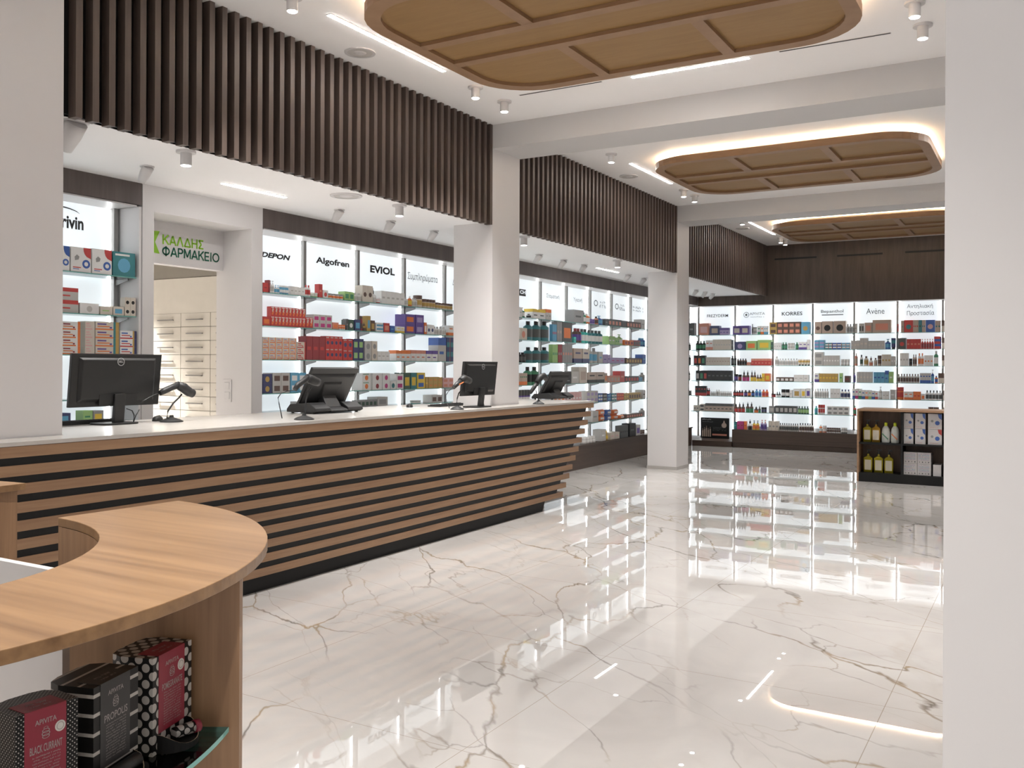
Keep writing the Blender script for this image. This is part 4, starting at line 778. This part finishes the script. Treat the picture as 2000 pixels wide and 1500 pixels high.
def mouse(x, y, label, rz=0.):
    t = thing('mouse', label, 'computer mouse', (x, y, ZT), rz, 'computer mice on the counter'); m_ = MB(); n = 14; k = 5
    pr = [(1.0, 0), (1.02, .3), (.92, .62), (.66, .88), (.3, .98), (0, 1.0)]
    m_.lathe([(.031*a, .034*b, 0) for a, b in pr], 16, (0, 0, .0005), 1.0, 1.75); m_.face([(.031*math.cos(-2*PI*j/16), .054*math.sin(-2*PI*j/16), .0005) for j in range(16)])
    obj('shell', m_, [PLAST], t); obj('wheel', MB().lathe([(0, -.004, 0), (.010, -.004, 0), (.010, .004, 0), (0, .004, 0)], 12, (0, .028, .028), axis='X'), [PLAST2], t)
mouse(-5.24, 4.17, 'black computer mouse beside the near monitor', .5); mouse(-5.05, 6.78, 'black computer mouse left of the smaller monitor', .6)
scanner(-5.07, (335, 824), [(326, 816), (328, 803), (338, 788), (350, 776), (355, 770)], [(312, 768), (322, 763), (335, 757), (348, 752)], [(346, 752), (358, 757), (368, 765), (377, 769)], 'charcoal barcode scanner in the air right of the near monitor', tail=[(312, 768), (305, 770), (296, 774), (285, 780), (270, 790)])
scanner(-4.52, (594, 811), [(596, 800), (598, 780), (603, 764), (607, 757)], [(576, 761), (582, 752), (592, 745), (600, 738)], [(599, 737), (607, 741), (616, 745), (622, 747)], 'charcoal barcode scanner hanging left of the near till screen', .07)
scanner(-4.47, (893, 793), [(892, 788), (893, 778), (896, 768), (902, 761)], [(886, 757), (893, 750), (901, 744)], [(899, 744), (906, 739), (913, 742), (918, 744)], 'charcoal barcode scanner in front of the smaller monitor', .06, True)
scanner(-4.45, (1052, 783), [(1050, 777), (1048, 768), (1047, 762)], [(1036, 767), (1043, 757), (1052, 745)], [(1048, 748), (1056, 737), (1062, 734), (1067, 740)], 'charcoal barcode scanner in front of the far till screen', .06)
def till(xy, sc_, label, rz=0.):
    """touch-screen till seen from behind: the back faces local +x"""
    t = thing('till_terminal', label, 'till terminal', (xy[0], xy[1], ZT), rz, 'touch screen tills on the counter'); S = sc_
    b = MB(); L = .19*S
    prof = [(-.13, .0), (.10, .0), (.125, .012), (.12, .03), (.06, .062), (-.10, .05), (-.13, .02)]
    def hump(y0, y1, hs):
        i = len(b.v)
        for y in (y0, y1): b.v += [(x_*S, y, .008+z_*S*hs) for x_, z_ in prof]
        n = len(prof); b.f += [tuple(i+k for k in range(n)), tuple(i+n+k for k in reversed(range(n)))]+[(i+k, i+n+k, i+n+(k+1) % n, i+(k+1) % n) for k in range(n)]; b.m += [0]*(n+2); b.s += [False]*(n+2)
    hump(-L, -L*.36, .95); hump(L*.36, L, .95); hump(-L*.36, L*.36, .55)
    obj('base', b, [PLAST2], t, .006)
    for y in (-L*.9, L*.9):
        for x_ in (-.1, .09): obj('foot', MB().lathe([(0, 0, 0), (.012, 0, 0), (.012, .012, 0), (0, .012, 0)], 10, (x_*S, y*.97, .0005)), [PLAST], t)
    a = math.radians(31); up = Vector((-math.sin(a)*-1, 0, math.cos(a))); nr = Vector((math.cos(a), 0, -math.sin(a))); o = Vector((-.045*S, 0, .05*S)); Hh = .255*S; Wd = .185*S
    f = lambda n_, y, u_: tuple(o+n_*nr+Vector((0, y, 0))+u_*up)
    h = MB(); h.hexa([f(-.012, -Wd, 0), f(.014, -Wd, 0), f(.014, Wd, 0), f(-.012, Wd, 0), f(-.012, -Wd, Hh), f(.014, -Wd, Hh), f(.014, Wd, Hh), f(-.012, Wd, Hh)])
    h.hexa([f(.014, -Wd*.93, .02), f(.03, -Wd*.85, .03), f(.03, Wd*.85, .03), f(.014, Wd*.93, .02), f(.014, -Wd*.93, Hh*.86), f(.034, -Wd*.86, Hh*.80), f(.034, Wd*.86, Hh*.80), f(.014, Wd*.93, Hh*.86)])
    obj('screen_housing', h, [PLAST2], t, .004)
    obj('screen', MB().hexa([f(-.0135, -Wd+.01, .012), f(-.012, -Wd+.01, .012), f(-.012, Wd-.01, .012), f(-.0135, Wd-.01, .012), f(-.0135, -Wd+.01, Hh-.012), f(-.012, -Wd+.01, Hh-.012), f(-.012, Wd-.01, Hh-.012), f(-.0135, Wd-.01, Hh-.012)]), [SCREEN], t)
    obj('rear_cover', MB().hexa([f(.03, -Wd*.36, Hh*.22), f(.05, -Wd*.30, Hh*.26), f(.05, Wd*.30, Hh*.26), f(.03, Wd*.36, Hh*.22), f(.032, -Wd*.40, Hh*.68), f(.044, -Wd*.36, Hh*.62), f(.044, Wd*.36, Hh*.62), f(.032, Wd*.40, Hh*.68)]), [PLAST], t, .003)
    p0 = Vector(f(.03, 0, Hh*.30)); obj('arm', MB().hexa([(.0, -.06*S, .035*S), (.075*S, -.06*S, .035*S), (.075*S, .06*S, .035*S), (.0, .06*S, .035*S), (p0.x-.03, -.05*S, p0.z), (p0.x+.02, -.05*S, p0.z), (p0.x+.02, .05*S, p0.z), (p0.x-.03, .05*S, p0.z)]), [PLAST2], t, .005)
    obj('slot', MB().hexa([f(.031, -Wd*.3, Hh*.60), f(.0348, -Wd*.3, Hh*.60), f(.0348, Wd*.3, Hh*.60), f(.031, Wd*.3, Hh*.60), f(.031, -Wd*.3, Hh*.63), f(.035, -Wd*.3, Hh*.63), f(.035, Wd*.3, Hh*.63), f(.031, Wd*.3, Hh*.63)]), [VENTM], t)
a = on(642, 806, 'Z', ZT); till((a.x-.05, a.y+.02), 1.36, 'charcoal touch screen till in the middle of the counter, seen from behind', math.radians(-6))
a = on(1068, 781, 'Z', ZT); till((a.x-.05, a.y+.25), 1.2, 'charcoal touch screen till at the far end of the counter, past the column', math.radians(-4))
def cable(pts, xb, label, r=.0035, ax='X'):
    P = [on(u, v, ax, xb) for u, v in pts]
    for p in P: p.z = max(p.z, ZT+r+.0005)
    P[-1].z = ZT+r+.0005
    tag(obj('cable', MB().tube(P, r, 6), [PLAST]), label, 'cable', 'black cables on the counter')
cable([(577, 762), (560, 764), (549, 768), (543, 777), (545, 788), (551, 798)], -4.72, 'thin black cable looping from the scanner left of the near till')
cable([(247, 798), (258, 802), (262, 811), (260, 822)], -5.12, 'black cable hanging under the near monitor'); cable([(272, 800), (265, 812), (260, 825)], -5.11, 'straight black cable slanting down right of the near monitor stand')
cable([(885, 757), (876, 764), (871, 772), (872, 784), (878, 790)], -4.62, 'thin black cable looping left of the smaller monitor')
cable([(940, 770), (943, 780), (946, 788)], -4.50, 'short black cable beside the smaller monitor stand')
# ================================================================ half-ring display counter in the foreground
RC = Vector((-2.255, .829)); RT = 1.10
def ring(a0, a1, r0, r1, n=40):
    A = [math.radians(a0+(a1-a0)*k/n) for k in range(n+1)]
    return [(r1*math.cos(a), r1*math.sin(a)) for a in A]+[(r0*math.cos(a), r0*math.sin(a)) for a in reversed(A)]
def half_ring(cx_, cy_, flip, label, solid):
    t = thing('display_counter', label, 'display counter', (cx_, cy_, 0), 0, 'half-ring oak display counters'); sg = -1 if flip else 1
    F = lambda P: [(sg*x, y) for x, y in (P if sg > 0 else P[::-1])]
    poly = ring(-87, 87, .632, 1.0, 48); obj('tabletop', MB().prism(F(poly), RT-.023, RT), [OAKTOP], t, .0015)
    obj('base_plate', MB().prism(F(ring(-87, 87, .63, .97)), .0, .08), [OAKV], t)
    def radial(deg, w=.009):
        a = math.radians(deg); d = Vector((math.cos(a), math.sin(a))); n = Vector((-d.y, d.x))*w
        P = [Vector(d*.632)-n, Vector(d*.975)-n, Vector(d*.975)+n, Vector(d*.632)+n]; return F([tuple(p) for p in P])
    for deg in (31.5, -31.5, 86, -86): obj('side_panel', MB().prism(radial(deg), .08, RT-.023), [OAKV], t)
    obj('inner_panel', MB().prism(F(ring(33, 85.5, .632, .645, 16)), .08, RT-.024), [OAKV], t)
    obj('outer_panel', MB().prism(F(ring(33, 85.5, .93, .945, 16)), .08, RT-.024), [OAKV], t)
    return t
hr = half_ring(RC.x, RC.y, False, 'oak half-ring display counter with glass shelf, nearest on the left', True)
half_ring(-2.905, .829, True, 'second oak half-ring display counter at the left picture edge', False)
def glass_sector(z, label):
    P = ring(-30.5, 30.4, .646, .957, 30); o = obj('glass_shelf', MB().prism(P, z-.01, z, 0, 1), [DGLASS, GEDGE], hr); return o
GZ = .765
glass_sector(GZ, ''); glass_sector(.42, '')
tag(obj('divider_panel', MB().box(-.62, .60, -.009, .009, 0, 1.075), [GREYW], loc=(-2.33, 1.157, 0)), 'white divider panel standing upright inside the half-ring display counter', 'divider panel')
# ---- gift boxes on the glass shelf
def pattern(name, axes, kind, p, r, off=(0, 0)):
    """black card printed with staggered white dots or white stripes, laid out on two of the box's own axes"""
    M = bpy.data.materials.new(name); M.use_nodes = True; nt = M.node_tree; N = nt.nodes.new; L = nt.links.new; pr = nt.nodes['Principled BSDF']
    tc = N('ShaderNodeTexCoord'); sx = N('ShaderNodeSeparateXYZ'); L(tc.outputs['Object'], sx.inputs[0])
    def mt(op, a, b=0.):
        q = N('ShaderNodeMath'); q.operation = op
        for i, x in enumerate((a, b)):
            if isinstance(x, (int, float)): q.inputs[i].default_value = x
            else: L(x, q.inputs[i])
        return q.outputs[0]
    A, B = sx.outputs[axes[0]], sx.outputs[axes[1]]
    def d2(dx, dy):
        a = mt('SUBTRACT', mt('FRACT', mt('ADD', mt('DIVIDE', A, p), dx+off[0])), .5); b = mt('SUBTRACT', mt('FRACT', mt('ADD', mt('DIVIDE', B, p), dy+off[1])), .5)
        return mt('ADD', mt('MULTIPLY', a, a), mt('MULTIPLY', b, b))
    if kind == 'dots': f = mt('LESS_THAN', mt('MINIMUM', d2(0, 0), d2(.5, .5)), (r/p)**2)
    else: f = mt('LESS_THAN', mt('FRACT', mt('ADD', mt('DIVIDE', B, p), off[1])), r)
    mx = N('ShaderNodeMix'); mx.data_type = 'RGBA'; L(f, mx.inputs[0]); mx.inputs[6].default_value = (.007, .0065, .0065, 1); mx.inputs[7].default_value = (.45, .425, .395, 1); pr.inputs['Specular IOR Level'].default_value = .25
    L(mx.outputs[2], pr.inputs['Base Color']); pr.inputs['Roughness'].default_value = .4; MATS[name] = M; return M
CARM = mat('carmine_label', (.25, .016, .036), .45, noise=0); CHAR = mat('charcoal_label', (.03, .028, .028), .5, noise=0); PRINT = mat('label_print', (.34, .30, .29), .5, noise=0); STICK = mat('white_sticker', (.62, .60, .56), .5, noise=0)
CARD = mat('raw_card_edge', (.40, .32, .22), .7); INKB = mat('black_card', (.007, .0065, .0065), .5, spec=.2, noise=0)
def gift_box(name, label, loc, rz, Wd, D, H, kind, p, r, lab, word, dark_print=False):
    t = thing('gift_box', label, 'gift box', loc, math.radians(rz), 'cosmetics gift boxes on the glass shelf'); hw = Wd/2
    ax = {'dots': ((1, 2), (0, 2), (0, 1)), 'stripes': ((1, 2), (0, 2), (1, 0))}[kind]
    ms = [pattern('%s_front' % name, ax[0], kind, p, r), pattern('%s_side' % name, ax[1], kind, p, r), pattern('%s_top' % name, ax[2], kind, p, r)]
    b = MB(); rr = .012
    out = [(0, -hw), (0, hw), (-D+.03, hw), (-D+.006, hw-.012), (-D, hw-.035), (-D, -hw+.035), (-D+.006, -hw+.012), (-D+.03, -hw)]
    n = len(out)
    for k in range(n):
        a, c = out[k], out[(k+1) % n]; b.face([(*a, 0), (*c, 0), (*c, H), (*a, H)], 0 if k == 0 or abs(c[0]-a[0]) < abs(c[1]-a[1]) else 1)
    b.face([(*q, H) for q in out], 2); b.face([(*q, 0) for q in reversed(out)], 2); obj('carton', b, ms, t)
    l = MB(); a0, a1, z0 = -.36*Wd, .30*Wd, .20*H
    l.box(-.0002, .0009, a0, a1, z0, H+.0008); l.box(-.045, .0009, a0, a1, H+.0001, H+.0009)
    lo = obj('front_label', l, [lab], t)
    pr = MB(); lw = a1-a0; X = .0013
    def txt(s, ya, yb, za, zb, bold=0.): put_text(pr, s, (X, a0+ya*lw, za*H), (0, (yb-ya)*lw, 0), (0, 0, (zb-za)*H), 0, bold)
    txt('APIVITA', .24, .76, .865, .91, .01); txt(word, .12, .90, .62, .69, .01)
    for k, (rw, zz) in enumerate(((.05, .825), (.08, .80), (.09, .775), (.08, .75))): pr.lathe([(rw*lw*.9, 0, 0), (rw*lw*1.15, 0, 0)], 14, (X, a0+.5*lw, zz*H), 1, .55, axis='X')
    for k in range(13): scribble(pr, (X, a0+.18*lw, (.585-k*.027)*H), (0, .68*lw, 0), (0, 0, .014*H), 26, 0, k+len(word))
    scribble(pr, (-.030, a0+.25*lw, H+.0013), (0, .5*lw, 0), (.008, 0, 0), 16, 0, 5); scribble(pr, (-.016, a0+.25*lw, H+.0013), (0, .5*lw, 0), (.006, 0, 0), 18, 0, 6)
    obj('print', pr, [INKB if dark_print else PRINT], lo)
    if lab is CARM: obj('sticker', MB().lathe([(0, .0014, 0), (.085*Wd, .0014, 0), (.085*Wd, .0008, 0)], 18, (0, a1-.10*Wd, .80*H), axis='X').lathe([(.05*Wd, .0016, 1), (.062*Wd, .0016, 1)], 18, (0, a1-.10*Wd, .80*H), axis='X'), [STICK, PRINT], lo)
    # the open tongue of the carton, holding a sample
    g = MB(); R = hw*.78; m_ = 14; P = [(R*.95*math.cos(PI*(k/m_-.5)), R*math.sin(PI*(k/m_-.5))) for k in range(m_+1)]
    g.face([(x, y, .012) for x, y in P], 0)
    for k in range(m_):
        zA = .012+.024*abs(math.sin(PI*(k/m_-.5)))**3; zB = .012+.024*abs(math.sin(PI*((k+1)/m_-.5)))**3
        a, c = P[k], P[k+1]; g.face([(*a, .0002), (*c, .0002), (*c, zB), (*a, zA)], 0); g.face([(a[0]*.97, a[1]*.97, zA), (c[0]*.97, c[1]*.97, zB), (c[0], c[1], zB), (a[0], a[1], zA)], 1); g.face([(c[0]*.97, c[1]*.97, .012), (a[0]*.97, a[1]*.97, .012), (a[0]*.97, a[1]*.97, zA), (c[0]*.97, c[1]*.97, zB)], 0)
    obj('tray', g, [INKB, CARD], t)
    return t
Bx = Matrix.Rotation
gp = (-1.458, 1.198, GZ+.001); gift_box('polka', 'black gift box with large white polka dots and crimson label, next to the wood panel', gp, 17.5, .128, .100, .183, 'dots', .0300, .0083, CARM, 'POMEGRANATE', False)
gs = (-1.413, 1.041, GZ+.001); gift_box('striped', 'black gift box with white stripes and charcoal label, middle of the three', gs, 17.5, .122, .100, .183, 'stripes', .033, .19, CHAR, 'PROPOLIS')
gt = (-1.384, .893, GZ+.001); gift_box('pindot', 'black gift box with tiny white pin dots and crimson label, at the left edge', gt, -2, .105, .085, .183, 'dots', .0078, .0011, CARM, 'BLACK CURRANT')
def local(o, rz, v): return Vector(o)+Matrix.Rotation(math.radians(rz), 3, 'Z') @ Vector(v)
o = tag(obj('sample_tube', MB().tube([(0, -.022, 0), (0, .02, 0)], [.011, .0115], 12, 0).tube([(0, .02, 0), (0, .032, 0)], [.0125, .0125], 12, 1), [pattern('sample_dots', (1, 2), 'dots', .02, .006), CARM], loc=local(gp, 17.5, (.020, .008, .0255))), 'polka dotted sample tube with red cap lying in the box tongue', 'tube'); o.rotation_euler = (0, 0, math.radians(-8))
o = tag(obj('sample_tube', MB().tube([(0, -.036, 0), (0, .034, 0)], [.0125, .0125], 14), [PLAST], loc=local(gs, 17.5, (.018, 0, .026))), 'plain black sample tube lying in the striped box tongue', 'tube'); o.rotation_euler = (0, 0, math.radians(17.5))

# ================================================================ low gondola at the right
t = thing('gondola', 'low dark oak display unit with open compartments, right of the white floor', 'display unit', (-2.15, 12.72, 0)); DW = 1.75
obj('top', MB().box(0, DW, 0, .55, .928, .955), [OAK], t); obj('side_panel', MB().box(0, .022, 0, .55, 0, .928), [OAK], t); obj('side_panel', MB().box(DW-.022, DW, 0, .55, 0, .928), [OAK], t)
obj('back_panel', MB().box(.022, DW-.022, .33, .35, .117, .928), [WALN], t); obj('plinth', MB().box(.022, DW-.022, .004, .55, 0, .117), [BLACK], t)
for x in (.535, 1.048): obj('divider', MB().box(x, x+.022, .006, .33, .117, .928), [BLACK], t)
for x0, x1 in ((.022, .535), (.557, 1.048), (1.07, DW-.022)): obj('shelf', MB().box(x0, x1, .006, .33, .495, .517), [BLACK], t)
OIL = mat('olive_oil_soap', (.40, .33, .03), .12, spec=.6, noise=0); OIL2 = mat('amber_soap', (.42, .24, .03), .12, spec=.6, noise=0); LABC = mat('cream_label', (.62, .58, .46), .5); WB = mat('white_bottle', (.62, .64, .60), .35); LIME = mat('lime_cap', (.55, .62, .03), .4)
ZGX = lambda zx: on(1660+zx*.12, 860, 'Y', 12.86).x
def big_bottle(zx, z, body, label, h=.29, w=.052):
    o = thing('soap_bottle', label, 'bottle', (ZGX(zx), 12.86, z+.0008), 0, 'soap bottles in the low display unit'); b = MB(); 
    P = rrect(w, .034, .014, 4); b.prism(P, 0, h*.62, 0, 0, True); b.prism(rrect(w*.93, .030, .014, 4), h*.62, h*.645, 0, 0, True); b.prism(rrect(w*.72, .026, .014, 4), h*.645, h*.675, 0, 0, True); b.lathe([(.030, h*.675, 0), (.014, h*.72, 0), (.014, h*.80, 0)], 14)
    obj('body', b, [body], o); obj('label', MB().box(-w*.72, w*.72, -.0352, -.0342, h*.10, h*.54), [LABC], o)
    pb = MB().lathe([(0, h*.80, 0), (.017, h*.80, 0), (.017, h*.87, 0), (.007, h*.87, 0), (.007, h*.94, 0), (0, h*.94, 0)], 12); pb.box(-.012, .034, -.009, .009, h*.94, h); obj('pump', pb, [PLAST], o)
big_bottle(285, .517, OIL, 'olive green pump soap bottle, leftmost on the upper shelf of the low display'); big_bottle(428, .517, OIL2, 'amber pump soap bottle on the upper shelf of the low display')
for k, (zx, l) in enumerate(((300, 'olive pump soap bottle, leftmost on the lower shelf of the low display'), (470, 'olive pump soap bottle, middle of three on the lower display shelf'), (638, 'olive pump soap bottle, rightmost of three on the lower display shelf'))): big_bottle(zx, .117, OIL, l, .30, .055)
for zx, l, c in ((585, 'white squeeze bottle with lime cap and green swoosh, left of its pair', 'gn'), (735, 'white squeeze bottle with lime cap and orange swoosh, right of its pair', 'o')):
    o = thing('lotion_bottle', l, 'bottle', (ZGX(zx), 12.86, .5178), 0, 'white lotion bottles in the low display unit')
    obj('body', MB().lathe([(0, 0, 0), (.048, 0, 0), (.052, .02, 0), (.052, .13, 0), (.044, .18, 0), (.022, .215, 0), (0, .215, 0)], 16, (0, 0, 0), 1, .7), [WB], o); obj('cap', MB().lathe([(.02, .215, 0), (.02, .255, 0), (.012, .262, 0), (0, .262, 0)], 12), [LIME], o)
    s = MB()
    for k in range(6): a = k/6; s.box(-.04+.07*a, -.04+.07*(a+.17), -.0385+.012*abs(2*a-1)**2, -.0355, .10-.07*a, .118-.07*a)
    obj('swoosh', s, [pm(c)], o)
def white_box(x0, x1, z, h, label, cols, group=None, y=12.80, d=.2):
    a, c = ZGX(x0), ZGX(x1); o = thing('product_box', label, 'box', ((a+c)/2, y, z+.0008), 0, group); w2 = (c-a)/2*.985
    obj('carton', MB().box(-w2, w2, 0, d, 0, h*.995), [mat('white_card', (.60, .58, .58), .5)], o); P = MB()
    if cols:
        P.face([(w2*.40, -.0006, h*.985), (w2*.55, -.0006, h*.74), (w2*.98, -.0006, h*.60), (w2*.98, -.0006, h*.985)], 0)
        P.lathe([(0, -.0007, 1), (min(w2, h)*.34, -.0007, 1)], 16, (w2*.35, 0, h*.40), axis='Y'); P.lathe([(0, -.0007, 2), (min(w2, h)*.2, -.0007, 2)], 14, (-w2*.4, 0, h*.52), axis='Y'); scribble(P, (-w2*.7, -.0007, h*.08), (w2*1.2, 0, 0), (0, 0, h*.05), 10, 3, int(x0))
        obj('print', P, [pm(cols), pm('b'), pm('g'), pm('sal')], o)
    return o
GW = 'white boxes stacked on the upper display shelf'
for (x0, x1, c, nme) in ((885, 1040, 'b', 'left'), (1070, 1236, 'b', 'middle'), (1276, 1506, 'r', 'right')):
    for j in range(2): white_box(x0, x1, .5175+j*.1985, .196, 'white box with blue print, %s of the %s stack on the upper display shelf' % (('bottom', 'top')[j], nme), c if j == 0 else 'b', GW)
for i, (x0, x1) in enumerate(((886, 1107), (1109, 1330))):
    for j in range(2):
        o = white_box(x0, x1, .117+j*.147, .145, 'pale blue patterned box, %s %s in the block of four, low display unit' % (('bottom', 'top')[j], ('left', 'right')[i]), None, 'patterned boxes on the lower display shelf'); w2 = (ZGX(x1)-ZGX(x0))/2
        P = MB()
        for q in range(4): P.lathe([(0, -.0007, q % 2), (.008, -.0007, q % 2)], 10, (-w2*.7+q*w2*.45, 0, .022), axis='Y')
        for q in range(5): scribble(P, (-w2*.85, -.0007, .045+q*.019), (w2*1.6, 0, 0), (0, 0, .012), 9, (2, 3, 2, 3, 2)[q], q*7+i+j)
        obj('print', P, [pm('g'), pm('dg'), pm('lv'), pm('lb')], o)
white_box(1362, 1496, .117, .145, 'small white box with a grey dot, right of the patterned block', None)
P = tag(obj('product_box', MB().box(-.05, .05, 0, .2, 0, .19), [pm('b')], loc=(ZGX(1610)+.065, 12.80, .1178)), 'blue box at the right end of the low display unit', 'box')
# papers on the worktop
a = on(868, 792, 'Z', ZT); tag(obj('paper_slip', MB().box(-.05, .05, -.07, .07, .0004, .0012), [pm('w')], loc=(a.x, a.y-.55, ZT)), 'white paper slip lying on the worktop left of the smaller monitor', 'paper')
